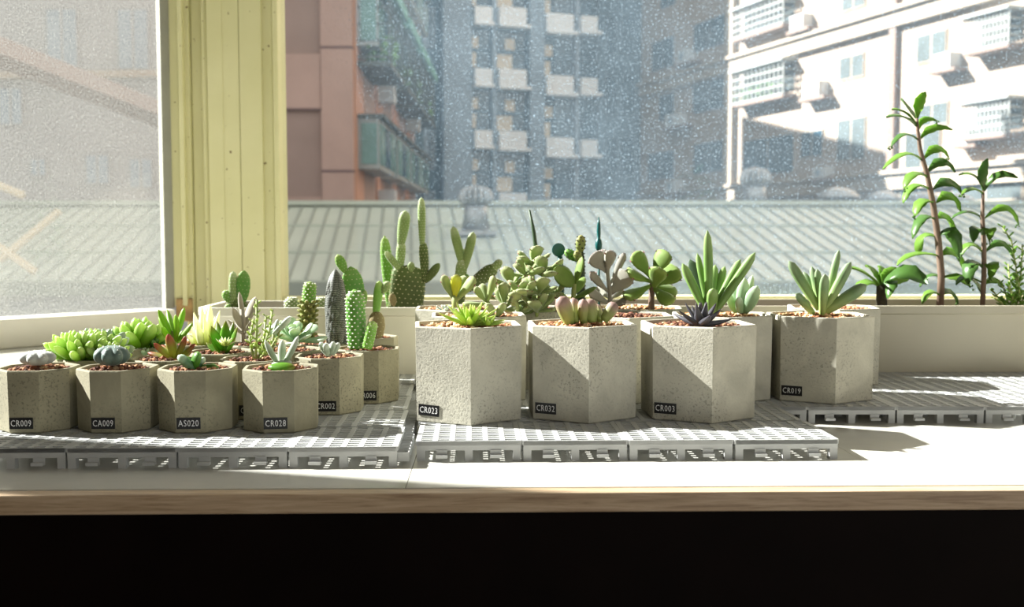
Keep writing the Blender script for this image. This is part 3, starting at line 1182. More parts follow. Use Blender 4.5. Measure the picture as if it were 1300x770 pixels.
small_pot(45, 0.972, 0, 'small octagonal concrete pot holding the fuzzy pale ball cactus', text='CR009', facet=-1, along=-0.003)
small_pot(147, 0.972, 3, 'small octagonal concrete pot holding the smooth dark-green ball cactus', text='CA009', facet=-1, along=-0.003, gv=1)
small_pot(249, 0.972, 10, 'small octagonal concrete pot labelled AS020 with chunky window-leaf succulent', text='AS020', facet=-1, along=-0.002)
small_pot(355, 0.972, 18, 'small octagonal concrete pot labelled CR028 with grey felted leaves', text='CR028', facet=-1, along=-0.003, gv=1)
small_pot(417, 1.068, 15, 'small octagonal concrete pot labelled 002 with tiny grey leaf clump', text='CR002', facet=-1, along=0.0)
small_pot(466, 1.138, 18, 'small octagonal concrete pot labelled 006 with spiny green column cactus', text='CR006', facet=-1, along=0.001, gv=1)
small_pot(323, 1.042, 12, 'small concrete pot of red gravel holding the bushy tiny-leaved stonecrop', text='CR054', facet=-1, along=0.0)
small_pot(467, 1.268, 10, 'small concrete pot under the green prickly pear beside white trough')
small_pot(279, 1.105, 5, 'small concrete pot under the broad-leaved green rosette', gv=1)
small_pot(208, 1.045, 8, 'small concrete pot under the red-tinged green succulent')
small_pot(116, 1.05, 4, 'small concrete pot under the bright clustered windowed rosettes', gv=1)
small_pot(164, 1.150, 4, 'small concrete pot under the plump lime-green rosette')
small_pot(366, 1.126, 14, 'small concrete pot under the pale blue-green echeveria', gv=1)
small_pot(408, 1.202, 12, 'small concrete pot under the dark banded columnar succulent')
small_pot(384, 1.270, 12, 'small concrete pot under the knobbly cactus with white woolly top', gv=1)
small_pot(326, 1.187, 8, 'small concrete pot under the grey felt-leaved plant')
small_pot(250, 1.190, 6, 'small concrete pot under the pale pointed rosette', gv=1)

big_pot(593, 1.035, 3, 'large hexagonal concrete pot labelled CR023 with sunlit left face', text='CR023', facet=-1, along=-0.016, tilt=R(-2))
big_pot(738, 1.045, 7.5, 'large hexagonal concrete pot labelled CR032 with plump purple-tipped leaves', text='CR032', facet=-1, along=-0.016, gv=1)
big_pot(886, 1.045, 14.5, 'large hexagonal concrete pot labelled CR003 with dark purple rosette', text='CR003', facet=-1, along=-0.017, red=True)
big_pot(1041, 1.160, 18, 'large hexagonal concrete pot labelled CR019 with upright finger leaves', text='CR019', facet=-1, along=-0.017, gv=1)
big_pot(607, 1.159, 2, 'large hexagonal concrete pot tucked right behind the CR023 pot')
big_pot(582, 1.268, 0, 'large hexagonal concrete pot with yellow-hearted cotyledon, against white trough', gv=1)
big_pot(700, 1.252, 5, 'large hexagonal concrete pot under the dense grey-green bush', red=True)
big_pot(792, 1.160, 6, 'large hexagonal concrete pot between the CR032 and CR003 pots', red=True)
big_pot(811, 1.278, 2, 'large hexagonal concrete pot with bear-paw succulent, against the trough')
big_pot(916, 1.166, 8, 'large hexagonal concrete pot behind CR003 with green finger leaves', gv=1)
big_pot(1058, 1.286, 8, 'large hexagonal concrete pot of bare gravel behind the CR019 pot')

# =================================================================== TROUGHS
def trough(name, x0, x1, y0, y1, ztop, mat, label, rz=0.0):
    """long planter with out-turned rim, open top"""
    cx, cy = (x0 + x1) / 2, (y0 + y1) / 2
    t = thing(name, (cx, cy, 0), label, 'planter', None, rz)
    hx, hy = (x1 - x0) / 2, (y1 - y0) / 2
    zb = TT
    prof = [(-0.012, zb), (-0.004, ztop - 0.012), (0.0, ztop - 0.010), (0.0, ztop), (-0.008, ztop), (-0.010, ztop - 0.03), (-0.012, ztop - 0.04)]
    vs, fs = [], []
    cut = 0.016
    for (d, z) in prof:
        a, c = hx + d, hy + d
        q = cut
        ring = [(-a + q, -c), (a - q, -c), (a, -c + q), (a, c - q), (a - q, c), (-a + q, c), (-a, c - q), (-a, -c + q)]
        vs += [(p[0], p[1], z) for p in ring]
    n = 8
    for i in range(len(prof) - 1):
        for k in range(n):
            fs.append((i * n + k, i * n + (k + 1) % n, (i + 1) * n + (k + 1) % n, (i + 1) * n + k))
    fs.append(tuple(range(n - 1, -1, -1)))
    b = MB()
    b.add(vs, fs)
    b.build('body', M[mat], t)
    b = MB()
    b.box(-hx + 0.014, hx - 0.014, -hy + 0.014, hy - 0.014, ztop - 0.035, ztop - 0.015)
    b.build('soil', M['soil'], t)
    for sx in (-0.92, -0.3, 0.3, 0.92):
        for sy in (0.75,):
            b = MB()
            b.box(sx * hx - 0.008, sx * hx + 0.008, sy * hy - 0.008, sy * hy + 0.008, 0.0, zb + 0.001)
            b.build('foot', M[mat], t)
    return t


ZT = 0.107
p = P(244, 391, 1.325)
trough('planter_trough', p.x, P(658, 388, 1.36).x, 1.335, 1.49, ZT, 'planter', 'long white plastic trough holding the big prickly pear cactus', R(1.2))
trough('planter_trough', P(672, 386, 1.35).x, P(1400, 384, 1.37).x, 1.355, 1.51, ZT + 0.001, 'planter_shaded', 'long plastic trough, toned olive-grey for shade, with tall plantlet-leaved stems', R(0.8))

# =================================================================== PLANT PIECES
def interp(pts, t):
    for (t0, v0), (t1, v1) in zip(pts, pts[1:]):
        if t <= t1:
            f = (t - t0) / (t1 - t0 + 1e-9)
            return v0 + (v1 - v0) * f
    return pts[-1][1]


SHAPES = {
    'oval': [(0, .30), (.15, .62), (.35, .92), (.55, 1), (.75, .9), (.9, .58), (.97, .3), (1, .04)],
    'pointed': [(0, .55), (.2, .88), (.45, 1), (.65, .88), (.8, .6), (.92, .28), (1, .02)],
    'spoon': [(0, .24), (.25, .36), (.5, .72), (.72, 1), (.88, .88), (.96, .55), (1, .06)],
    'paw': [(0, .24), (.25, .40), (.5, .80), (.72, 1), (.88, .92), (.96, .78), (1, .3)],
    'finger': [(0, .6), (.2, .82), (.55, 1), (.8, .97), (.92, .74), (.98, .4), (1, .06)],
    'spear': [(0, .9), (.25, 1), (.5, .84), (.75, .5), (.9, .24), (1, .02)],
    'pad': [(0, .34), (.08, .52), (.25, .82), (.5, 1), (.72, .95), (.88, .7), (.96, .42), (1, .06)],
    'column': [(0, .86), (.1, .98), (.5, 1), (.85, .96), (.93, .78), (.98, .46), (1, .06)],
    'chunk': [(0, .7), (.3, .95), (.6, 1), (.8, .86), (.93, .5), (1, .05)],
}
_cache = {}


def leaf_mesh(kind, th, bend, mat, cup=0.0, nl=9, nr=8, teeth=None):
    key = (kind, th, bend, mat.name, cup, nl, nr, teeth.name if teeth else None)
    if key in _cache:
        return _cache[key]
    sh = SHAPES[kind]
    b = MB()
    vs, fs = [], []
    ts = [i / (nl - 1) for i in range(nl)]
    ts = [t ** 0.9 if t < 0.5 else 1 - (1 - t) ** 1.25 * (0.5 ** -0.25) for t in ts]
    for t in ts:
        w = interp(sh, t)
        tk = th * (0.35 + 0.65 * w) if t < 0.5 else th * w ** 0.8
        for k in range(nr):
            a = 2 * math.pi * k / nr
            y = 0.5 * w * math.cos(a)
            z = 0.5 * tk * math.sin(a) * (1.0 if math.sin(a) < 0 else 0.75)
            vs.append((t, y, z + bend * t * t + cup * (2 * y) ** 2))
    for i in range(nl - 1):
        for k in range(nr):
            fs.append((i * nr + k, i * nr + (k + 1) % nr, (i + 1) * nr + (k + 1) % nr, (i + 1) * nr + k))
    fs.append(tuple(range(nr - 1, -1, -1)))
    fs.append(tuple(range((nl - 1) * nr, nl * nr)))
    b.add(vs, fs)
    if teeth:
        for k in range(7):
            f = -1 + 2 * k / 6
            tt = 0.985 - 0.17 * f * f
            w = interp(sh, tt)
            y = 0.5 * 0.93 * f * 0.93 if abs(f) < 0.99 else 0.5 * w * f
            c = Vector((tt, y, bend * tt * tt + cup * (2 * y) ** 2))
            r = 0.035
            o = len(b.v)
            b.v += [tuple(c + Vector(q)) for q in ((-r, -r, 0), (-r, r, 0), (0, 0, r), (0, 0, -r), (r * 1.8, r * f, 0))]
            fa = [(0, 2, 4), (2, 1, 4), (1, 3, 4), (3, 0, 4)]
            b.f += [tuple(i + o for i in q) for q in fa]
            b.mi += [1] * 4
    me = b.mesh('leaf_' + kind, [mat, teeth] if teeth else mat, smooth=True)
    _cache[key] = me
    return me


def place(o, p0, d, n, L, W, Z):
    d = d.normalized()
    y = n.cross(d)
    if y.length < 1e-5:
        y = Vector((1, 0, 0)).cross(d)
    y.normalize()
    n = d.cross(y)
    m = Matrix((d * L, y * W, n * Z)).transposed().to_4x4()
    m.translation = p0
    o.matrix_local = m


def leaf(root, me, p0, p1, width, n=None, name='leaf', z=None):
    """p0, p1 world points; n = upper side of the leaf"""
    base = root.matrix_world.translation if False else root.location
    d = p1 - p0
    L = d.length
    if n is None:
        n = Vector((0, -0.6, 0.8))
    o = link(name, me, root)
    place(o, p0 - base, d, n, L, width, L if z is None else z)
    return o


def leafpx(root, me, a, c, wpx, Y, dy=0.0, n=None, name='leaf', y0=0.0, z=None):
    return leaf(root, me, P(a[0], a[1], Y + y0), P(c[0], c[1], Y + dy), pxm(wpx, Y), n, name, z)


def stem(root, pts, r, mat, name='stem'):
    b = MB()
    b.tube([Vector(q) - root.location for q in pts], r, 7)
    return b.build(name, mat, root, smooth=True)


def plant(name, base, label, cat='plant', group=None):
    return thing(name, base, label, cat, group)


def rosette(root, c, n, L, W, me, e0, e1, inner=0.45, r0=0.003, seed=0, tilt=(0, 0), rise=0.0):
    rnd = random.Random(seed)
    tl = Euler((tilt[0], tilt[1], 0)).to_matrix()
    for i in range(n):
        f = i / max(1, n - 1)
        az = i * 2.39996 + rnd.uniform(-0.15, 0.15)
        e = R(e0 + (e1 - e0) * f + rnd.uniform(-4, 4))
        l = L * (1 - (1 - inner) * f) * rnd.uniform(0.92, 1.08)
        w = W * (1 - (1 - inner) * f * 0.8)
        d = tl @ Vector((math.cos(az) * math.cos(e), math.sin(az) * math.cos(e), math.sin(e)))
        nn = tl @ Vector((-math.cos(az) * math.sin(e), -math.sin(az) * math.sin(e), math.cos(e)))
        p0 = Vector(c) + tl @ Vector((math.cos(az) * r0 * (1 - f), math.sin(az) * r0 * (1 - f), rise * f))
        leaf(root, me, p0, p0 + d * l, w, nn)


# leaf colours
C = {
    'lime': leaf_mat('lime', (140, 178, 62), (206, 224, 160), 0.85, 0.45, 0.35),
    'lime_dark': leaf_mat('mid_green', (84, 132, 52), (130, 170, 96), 0.9, 0.35, 0.35),
    'bluegreen': leaf_mat('bluegreen', (96, 132, 104), (196, 214, 196), 0.85, 0.2, 0.4),
    'redgreen': leaf_mat('redgreen', (146, 152, 66), (164, 92, 74), 0.78, 0.35, 0.4, root_c=(190, 190, 90)),
    'freshgreen': leaf_mat('freshgreen', (142, 182, 58), (150, 178, 70), 0.9, 0.45, 0.4),
    'leafgreen': leaf_mat('leafgreen', (104, 156, 44), (140, 132, 60), 0.92, 0.4, 0.4),
    'palespike': leaf_mat('palespike', (196, 206, 120), (240, 240, 232), 0.6, 0.35, 0.5, root_c=(160, 180, 80)),
    'felt': leaf_mat('felt', (178, 172, 156), (196, 186, 172), 0.9, 0.1, 0.9, sheen=0.5),
    'feltgreen': leaf_mat('feltgreen', (168, 182, 160), (208, 214, 204), 0.8, 0.15, 0.85, sheen=0.5),
    'sedum': leaf_mat('sedum', (154, 176, 92), (206, 214, 150), 0.8, 0.35, 0.5),
    'echeveria': leaf_mat('echeveria', (168, 196, 160), (206, 220, 200), 0.85, 0.25, 0.5),
    'knob': leaf_mat('knob', (128, 140, 70), (150, 150, 84), 0.8, 0.1, 0.6),
    'dark': leaf_mat('darkband', (36, 42, 36), (58, 64, 56), 0.9, 0.03, 0.5, bands=((190, 194, 184), 7.0)),
    'cactus': leaf_mat('cactus', (92, 148, 58), (128, 172, 84), 0.9, 0.12, 0.5),
    'cactus_dark': leaf_mat('cactusdark', (82, 100, 46), (104, 126, 64), 0.9, 0.08, 0.6),
    'cactus_pale': leaf_mat('cactuspale', (136, 160, 96), (190, 204, 160), 0.95, 0.15, 0.6, sheen=0.4),
    'cactus_bright': leaf_mat('cactusbright', (126, 176, 74), (176, 200, 120), 0.95, 0.2, 0.5),
    'ball_grey': leaf_mat('ballgrey', (172, 176, 170), None, 0.8, 0.0, 0.9, sheen=0.4),
    'ball_green': leaf_mat('ballgreen', (92, 112, 104), None, 0.8, 0.0, 0.5, sheen=0.2),
    'brownball': leaf_mat('brownball', (132, 120, 80), None, 0.8, 0.0, 0.8),
    'star': leaf_mat('star', (176, 200, 100), (206, 214, 150), 0.85, 0.4, 0.4),
    'paw': leaf_mat('paw', (142, 160, 98), (176, 186, 136), 0.9, 0.2, 0.7, sheen=0.4),
    'pawgreen': leaf_mat('pawgreen', (120, 150, 66), (150, 176, 96), 0.9, 0.22, 0.6, sheen=0.25),
    'yellow': leaf_mat('yellowleaf', (206, 206, 60), (200, 206, 120), 0.9, 0.4, 0.5, sheen=0.2),
    'tooth': plain('paw_tooth', (122, 62, 54), 0.7),
    'plump': leaf_mat('plump', (158, 166, 104), (164, 136, 128), 0.72, 0.12, 0.55, root_c=(150, 170, 90)),
    'silver': leaf_mat('silver', (160, 160, 146), (176, 172, 160), 0.9, 0.1, 0.9, sheen=0.5),
    'purple': leaf_mat('purple', (70, 70, 76), (56, 50, 58), 0.9, 0.05, 0.4),
    'fingergreen': leaf_mat('fingergreen', (122, 158, 84), (160, 186, 124), 0.92, 0.18, 0.45),
    'fingergrey': leaf_mat('fingergrey', (120, 150, 100), (146, 164, 130), 0.92, 0.15, 0.5, root_c=(176, 200, 120)),
    'darkgreen': leaf_mat('darkgreen', (58, 80, 52), None, 0.8, 0.1, 0.5),
    'kal': leaf_mat('kalanchoe', (118, 158, 62), (134, 168, 84), 0.9, 0.45, 0.4),
    'kaldark': leaf_mat('kalanchoedark', (84, 124, 56), (94, 132, 70), 0.9, 0.38, 0.35),
    'stembrown': plain('stem_brown', (116, 96, 80), 0.7, var=0.2, scale=60),
    'stemgreen': plain('stem_green', (150, 164, 96), 0.6, var=0.15, scale=60),
    'trunk': plain('dark_trunk', (58, 54, 38), 0.9, var=0.4, scale=200, bumps=0.5),
    'spine': plain('spine_white', (232, 232, 214), 0.8, var=0.05),
    'spine_y': plain('spine_cream', (216, 212, 168), 0.8, var=0.05),
}


# ---- cactus body pieces: unit length along x, unit width, with dots of spines as a sub-part
def dots_mesh(kind, th, rows, cols, r, mat, full=False, lw=1.0):
    key = ('dots', kind, th, rows, cols, r, mat.name, lw)
    if key in _cache:
        return _cache[key]
    sh = SHAPES[kind]
    b = MB()
    for i in range(rows):
        t = (i + 0.6) / (rows + 0.25)
        w = interp(sh, t)
        tk = th * (0.35 + 0.65 * w) if t < 0.5 else th * w ** 0.8
        m = cols
        for k in range(m):
            a = 2 * math.pi * (k + 0.5 * (i % 2)) / m
            y = 0.5 * w * math.cos(a)
            z = 0.5 * tk * math.sin(a) * (1.0 if math.sin(a) < 0 else 0.75)
            b.octa((t, y, z), r, (0.7 * lw, 1, 1 * th if th > 0.5 else 1.0 * max(th, 0.4)))
    me = b.mesh('spines', mat)
    _cache[key] = me
    return me


def cpad(root, a, c, wpx, Y, mat='cactus_dark', th=0.42, dy=0.0, rows=8, cols=18, r=0.03, kind='pad', y0=0.0, spine='spine_y', name='pad', nrm=None):
    """a flattened cactus joint between two measured points"""
    p0, p1 = P(a[0], a[1], Y + y0), P(c[0], c[1], Y + dy)
    W = pxm(wpx, Y)
    L = (p1 - p0).length
    me = leaf_mesh(kind, 1.0, 0.0, C[mat], nl=11, nr=12)
    n = nrm or Vector((0.15, -1, 0.1))
    o = link(name, me, root)
    place(o, p0 - root.location, p1 - p0, n, L, W, W * th)
    ar = L / W
    dm = dots_mesh(kind, 1.0, max(3, int(rows)), max(3, int(cols * 0.66)), r * 1.25, C[spine], lw=1.0 / max(0.6, ar))
    s = link('spines', dm, o)
    s['kind'] = 'stuff'
    return o


def ribbed_ball(name, px, py, Y, wpx, hpx, ribs, mat, label, dots=None):
    c = P(px, py, Y)
    rr, h = pxm(wpx, Y) / 2, pxm(hpx, Y)
    t = plant(name, (c.x, c.y, c.z - h / 2), label, 'cactus')
    b = MB()
    prof = []
    for i in range(11):
        a = -math.pi / 2 * 0.8 + (math.pi * 0.9 + 0.0) * i / 10
        a = min(a, math.pi / 2)
        dip = -0.10 * h if i >= 9 else 0
        prof.append((max(0.0006, rr * math.cos(a)), h / 2 + (h / 2) * math.sin(a) + (dip if i == 10 else 0)))
    b.lathe(prof, 64, ribs=ribs, amp=0.24)
    b.build('body', mat, t, smooth=True)
    if dots:
        b = MB()
        for k in range(ribs):
            for j in range(4):
                az = 2 * math.pi * k / ribs
                e = R(-10 + 24 * j)
                b.octa((rr * 1.04 * math.cos(e) * math.cos(az), rr * 1.04 * math.cos(e) * math.sin(az), h / 2 + h / 2 * 1.0 * math.sin(e)), rr * 0.06)
        s = b.build('wool_tufts', dots, t)
        s['kind'] = 'stuff'
    return t


zs, zbg = RIM_S - 0.003, RIM_B - 0.004

# ---------------------------------------------------------------- small pots
ribbed_ball('ball_cactus', 48, 454, 0.968, 42, 19, 8, C['ball_grey'], 'squat pale grey fuzzy ball cactus in concrete pot', C['spine'])
ribbed_ball('ball_cactus', 142, 451, 0.966, 43, 26, 8, C['ball_green'], 'smooth dark blue-green ribbed ball cactus in concrete pot', C['spine'])

# chunky window leaves
b0 = P(243, 466, 0.968)
t = plant('window_leaf_succulent', b0, 'chunky dark green window-leaf succulent with pale flat tips')
me = leaf_mesh('chunk', 0.5, -0.12, C['bluegreen'])
me2 = leaf_mesh('chunk', 0.5, -0.1, C['lime_dark'])
leafpx(t, me, (245, 468), (229, 449), 17, 0.965, -0.008, Vector((0.3, -0.3, 0.9)))
leafpx(t, me2, (245, 468), (250, 446), 18, 0.968, -0.004, Vector((-0.2, -0.5, 0.8)))
leafpx(t, me, (246, 468), (258, 452), 14, 0.972, 0.0, Vector((-0.6, -0.3, 0.7)))
leafpx(t, me2, (252, 468), (277, 464), 12, 0.972, 0.0)
leafpx(t, me2, (243, 466), (236, 452), 12, 0.985, 0.02)

# red-tinged succulent
b0 = P(222, 458, 1.045)
t = plant('red_tinged_succulent', b0, 'upright green succulent with red-flushed lower leaves')
stem(t, [b0, P(221, 440, 1.045), P(221, 420, 1.045)], 0.003, C['stemgreen'])
mr = leaf_mesh('oval', 0.22, 0.06, C['redgreen'])
mg = leaf_mesh('oval', 0.16, 0.10, C['freshgreen'])
for (a, c, w, dy) in (((221, 456), (194, 436), 11, -.01), ((222, 455), (213, 425), 13, -.02), ((223, 455), (238, 427), 10, -.015), ((224, 456), (249, 437), 9, 0), ((221, 457), (188, 449), 10, .01), ((224, 457), (244, 446), 9, .02), ((221, 456), (206, 440), 10, .03)):
    leafpx(t, mr, a, c, w, 1.045, dy)
for (a, c, w, dy) in (((221, 432), (200, 393), 9, .0), ((221, 434), (202, 404), 9, .02), ((220, 434), (203, 416), 13, -.01), ((222, 430), (236, 391), 10, .01), ((222, 434), (227, 398), 13, -.012), ((223, 434), (247, 411), 10, .0), ((221, 432), (213, 396), 9, .03), ((222, 436), (238, 420), 9, .03)):
    leafpx(t, mg, a, c, w, 1.045, dy)

# bright windowed cluster
b0 = P(116, 458, 1.045)
t = plant('windowed_rosette_cluster', b0, 'cluster of bright translucent windowed rosettes beside dark ball cactus')
ml = leaf_mesh('chunk', 0.34, 0.05, C['lime'])
mb_ = leaf_mesh('chunk', 0.4, 0.05, C['bluegreen'])
for (px, py, Y, L, n, sd_, mm) in ((104, 455, 1.035, 0.036, 30, 1, ml), (120, 452, 1.06, 0.036, 26, 2, ml), (135, 456, 1.03, 0.024, 16, 3, ml), (128, 448, 1.075, 0.035, 12, 4, mb_), (94, 448, 1.065, 0.030, 18, 5, ml)):
    c = P(px, py, Y)
    rosette(t, c, int(n * 1.5), L * 0.9, L * 0.27, mm, 12, 84, 0.85, 0.007, sd_)

# plump lime rosette
b0 = P(172, 446, 1.15)
t = plant('plump_rosette', b0, 'plump lime-green rosette with rounded upright leaves')
rosette(t, P(177, 441, 1.148), 20, 0.036, 0.016, ml, 30, 86, 0.9, 0.006, 7)
rosette(t, P(154, 440, 1.15), 14, 0.026, 0.012, leaf_mesh('chunk', 0.34, 0.05, C['lime_dark']), 25, 80, 0.8, 0.005, 8)
rosette(t, P(196, 440, 1.142), 9, 0.014, 0.007, leaf_mesh('chunk', 0.34, 0.05, C['lime_dark']), 30, 80, 0.8, 0.003, 9)
rosette(t, P(184, 450, 1.128), 9, 0.012, 0.006, leaf_mesh('oval', 0.3, 0.05, C['echeveria']), 20, 80, 0.6, 0.003, 10)

# pale pointed rosette
b0 = P(250, 447, 1.182)
t = plant('pale_pointed_rosette', b0, 'pale green rosette with long white-tipped pointed leaves')
mp_ = leaf_mesh('pointed', 0.14, 0.08, C['palespike'])
for (c, w, dy) in (((246, 396), 10, 0), ((257, 389), 12, .01), ((271, 384), 13, -.015), ((282, 394), 9, .0), ((240, 412), 9, -.02), ((264, 400), 12, -.03), ((287, 412), 10, .01), ((251, 412), 11, -.035), ((235, 424), 9, -.01), ((274, 404), 11, .03), ((262, 392), 10, .04)):
    leafpx(t, mp_, (260 + (c[0] - 260) * 0.15, 446), c, w, 1.182, dy)

# broad green rosette
b0 = P(284, 449, 1.10)
t = plant('broad_leaf_rosette', b0, 'broad-leaved green rosette with brownish leaf tips')
ml2 = leaf_mesh('pointed', 0.10, 0.08, C['leafgreen'])
for (c, w, dy) in (((267, 413), 14, -.01), ((262, 426), 12, -.02), ((288, 406), 15, .0), ((298, 409), 10, .02), ((305, 414), 12, -.01), ((301, 430), 12, -.03), ((276, 410), 13, .03), ((262, 436), 10, .01)):
    leafpx(t, ml2, (284 + (c[0] - 284) * 0.12, 449), c, w, 1.10, dy)
rosette(t, P(285, 438, 1.075), 14, 0.012, 0.004, leaf_mesh('spear', 0.2, 0.1, C['palespike']), 20, 80, 0.7, 0.002, 12)

# felt-leaved plant
b0 = P(309, 434, 1.18)
t = plant('felt_leaf_plant', b0, 'grey-beige felt-leaved plant behind the tiny-leaved stonecrop')
stem(t, [b0, P(309, 410, 1.18), P(307, 392, 1.18)], 0.0028, C['felt'])
mf = leaf_mesh('oval', 0.14, 0.06, C['felt'])
for (a, c, w, dy) in (((309, 418), (294, 390), 11, -.01), ((309, 410), (304, 370), 7, 0), ((310, 414), (326, 377), 14, .01), ((309, 424), (288, 407), 11, -.02), ((310, 424), (322, 405), 9, -.02), ((309, 420), (300, 398), 12, .02), ((310, 430), (326, 421), 8, -.01)):
    leafpx(t, mf, a, c, w, 1.18, dy)

# stonecrop with tiny leaves
b0 = P(327, 455, 1.03)
t = plant('stonecrop', b0, 'bushy stonecrop with slim stems and tiny pale green leaves')
mt_ = leaf_mesh('oval', 0.3, 0.05, C['sedum'], nl=5, nr=6)
rnd = random.Random(4)


def tiny_stem(root, pts, Y, ll, mat, me, step=0.0032, r=0.0012, seed=0):
    rn = random.Random(seed)
    w = [P(q[0], q[1], Y + (q[2] if len(q) > 2 else 0)) for q in pts]
    stem(root, w, r, mat)
    tot = sum((w[i + 1] - w[i]).length for i in range(len(w) - 1))
    s, k = tot * 0.12, 0
    while s < tot:
        q = s
        for i in range(len(w) - 1):
            l = (w[i + 1] - w[i]).length
            if q <= l:
                base = w[i].lerp(w[i + 1], q / l)
                dr = (w[i + 1] - w[i]).normalized()
                break
            q -= l
        az = k * 2.4 + rn.uniform(-.3, .3)
        d = (Vector((math.cos(az), math.sin(az), 0.35)) + dr * 0.4).normalized()
        l = ll * rn.uniform(0.75, 1.15) * (1 - 0.35 * s / tot)
        leaf(root, me, base, base + d * l, l * 0.5, Vector((0, 0, 1)))
        s += step
        k += 1


for k, pts in enumerate((((325, 455), (326, 420), (326, 380)), ((330, 455), (342, 420, .01), (346, 393, .02)), ((322, 455), (317, 430, .01), (322, 405, .02)), ((332, 452), (352, 430, -.01), (357, 412, -.01)), ((328, 455), (335, 430, .03), (338, 400, .035)), ((330, 454), (345, 440, -.02), (352, 428, -.02)))):
    tiny_stem(t, pts, 1.03, 0.0085, C['stemgreen'], mt_, 0.0030, seed=k)
fp = plant('finger_succulent', P(350, 450, 1.035), 'small blue-green pointed finger succulent beside stonecrop')
mfg = leaf_mesh('finger', 0.3, 0.0, C['feltgreen'])
leafpx(fp, mfg, (347, 424), (369, 402), 8, 1.02, 0.0)
leafpx(fp, mfg, (347, 424), (353, 405), 6, 1.03, 0.01)
stem(fp, [P(345, 452, 1.02), P(346, 436, 1.02), P(348, 422, 1.02)], 0.0016, C['stemgreen'])

# grey felted leaves in CR028
b0 = P(357, 466, 0.968)
t = plant('grey_leaf_succulent', b0, 'succulent with three upright grey felted leaves and one flat green leaf')
mgf = leaf_mesh('oval', 0.2, 0.06, C['feltgreen'])
leafpx(t, mgf, (354, 464), (335, 432), 9, 0.968, 0.0, Vector((0.5, -0.6, 0.5)))
leafpx(t, mgf, (357, 462), (359, 431), 11, 0.972, 0.004, Vector((0, -0.9, 0.3)))
leafpx(t, mgf, (359, 464), (381, 427), 11, 0.968, 0.0, Vector((-0.6, -0.6, 0.5)))
leafpx(t, mgf, (356, 461), (347, 450), 8, 0.978, 0.02)
mgl = leaf_mesh('oval', 0.35, 0.0, C['leafgreen'])
leafpx(t, mgl, (341, 466), (375, 466), 18, 0.955, 0.0, Vector((0, -0.55, 0.8)))
leafpx(t, mgf, (345, 462), (371, 461), 17, 0.964, 0.0, Vector((0, -0.45, 0.9)))

# pale echeveria
b0 = P(374, 441, 1.10)
t = plant('pale_echeveria', b0, 'open pale blue-green echeveria rosette beside knobbly cactus')
me_e = leaf_mesh('spoon', 0.16, 0.10, C['echeveria'])
rosette(t, P(373, 432, 1.10), 16, 0.034, 0.018, me_e, 5, 75, 0.5, 0.003, 21, tilt=(R(18), R(4)))
stem(t, [b0, P(373, 430, 1.10)], 0.003, C['stemgreen'])

# tiny grey leaf clump
b0 = P(419, 452, 1.045)
t = plant('grey_leaf_clump', b0, 'tiny clump of stubby grey-green leaves in red gravel')
ms = leaf_mesh('finger', 0.5, 0.04, C['feltgreen'])
for (c, w, dy) in (((406, 434), 8, 0), ((413, 436), 8, -.01), ((424, 433), 8, 0), ((431, 435), 7, .005), ((419, 438), 7, .015)):
    leafpx(t, ms, (418 + (c[0] - 418) * 0.3, 450), c, w, 1.04, dy)

# knobbly cactus with woolly top
b0 = P(389, 433, 1.255)
t = plant('knobbly_cactus', b0, 'knobbly olive-green cactus with white woolly top')
cpad(t, (389, 436), (392, 380), 20, 1.255, 'knob', th=1.0, rows=4, cols=6, r=0.02, kind='column', name='stem')
cpad(t, (391, 390), (394, 357), 17, 1.255, 'cactus_bright', th=1.0, rows=9, cols=14, r=0.06, kind='column', name='woolly_top', spine='spine')
mk = leaf_mesh('chunk', 0.6, 0.0, C['knob'], nl=5, nr=6)
for i in range(9):
    for k in range(8):
        az = 2 * math.pi * (k + 0.5 * (i % 2)) / 8
        c = P(389 + i * 0.35, 432 - i * 6.0, 1.255)
        rr = pxm(9, 1.255)
        d = Vector((math.cos(az), math.sin(az), 0.5)).normalized()
        p0 = c + Vector((math.cos(az), math.sin(az), 0)) * rr * 0.8
        leaf(t, mk, p0, p0 + d * pxm(7.5, 1.255), pxm(6, 1.255), Vector((0, 0, 1)), name='tubercle')

# dark banded column
b0 = P(428, 437, 1.185)
t = plant('banded_column_succulent', b0, 'dark columnar succulent with pale-banded incurved leaves')
cpad(t, (428, 438), (426, 350), 20, 1.185, 'purple', th=1.0, rows=3, cols=3, r=0.01, kind='column', name='stem')
md = leaf_mesh('spear', 0.2, -0.05, C['dark'])
mdd = leaf_mesh('pointed', 0.26, 0.10, C['dark'])
for i in range(11):
    for k in range(6):
        az = 2 * math.pi * (k + 0.5 * (i % 2)) / 6 + 0.15 * i
        c = P(428 - i * 0.18, 436 - i * 6.2, 1.185)
        rr = pxm(12.5, 1.185)
        o_ = Vector((math.cos(az), math.sin(az), 0))
        p0 = c + o_ * rr * 0.8
        p1 = c + o_ * rr * (0.95 if i < 7 else (0.75, 0.6, 0.4, 0.25)[i - 7]) + Vector((0, 0, pxm(34, 1.185)))
        leaf(t, mdd, p0, p1, pxm(14, 1.185), -o_ * 1.0 + Vector((0, 0, 0.1)))

# spiny column with pup
b0 = P(456, 441, 1.12)
t = plant('column_cactus', b0, 'bright green spiny column cactus with small offset')
cpad(t, (454, 442), (450, 367), 25, 1.12, 'cactus', th=1.0, rows=17, cols=18, r=0.05, kind='column', name='stem', spine='spine')
cpad(t, (466, 442), (474, 407), 14, 1.11, 'cactus_bright', th=1.0, rows=9, cols=12, r=0.055, kind='column', name='offset', spine='spine')

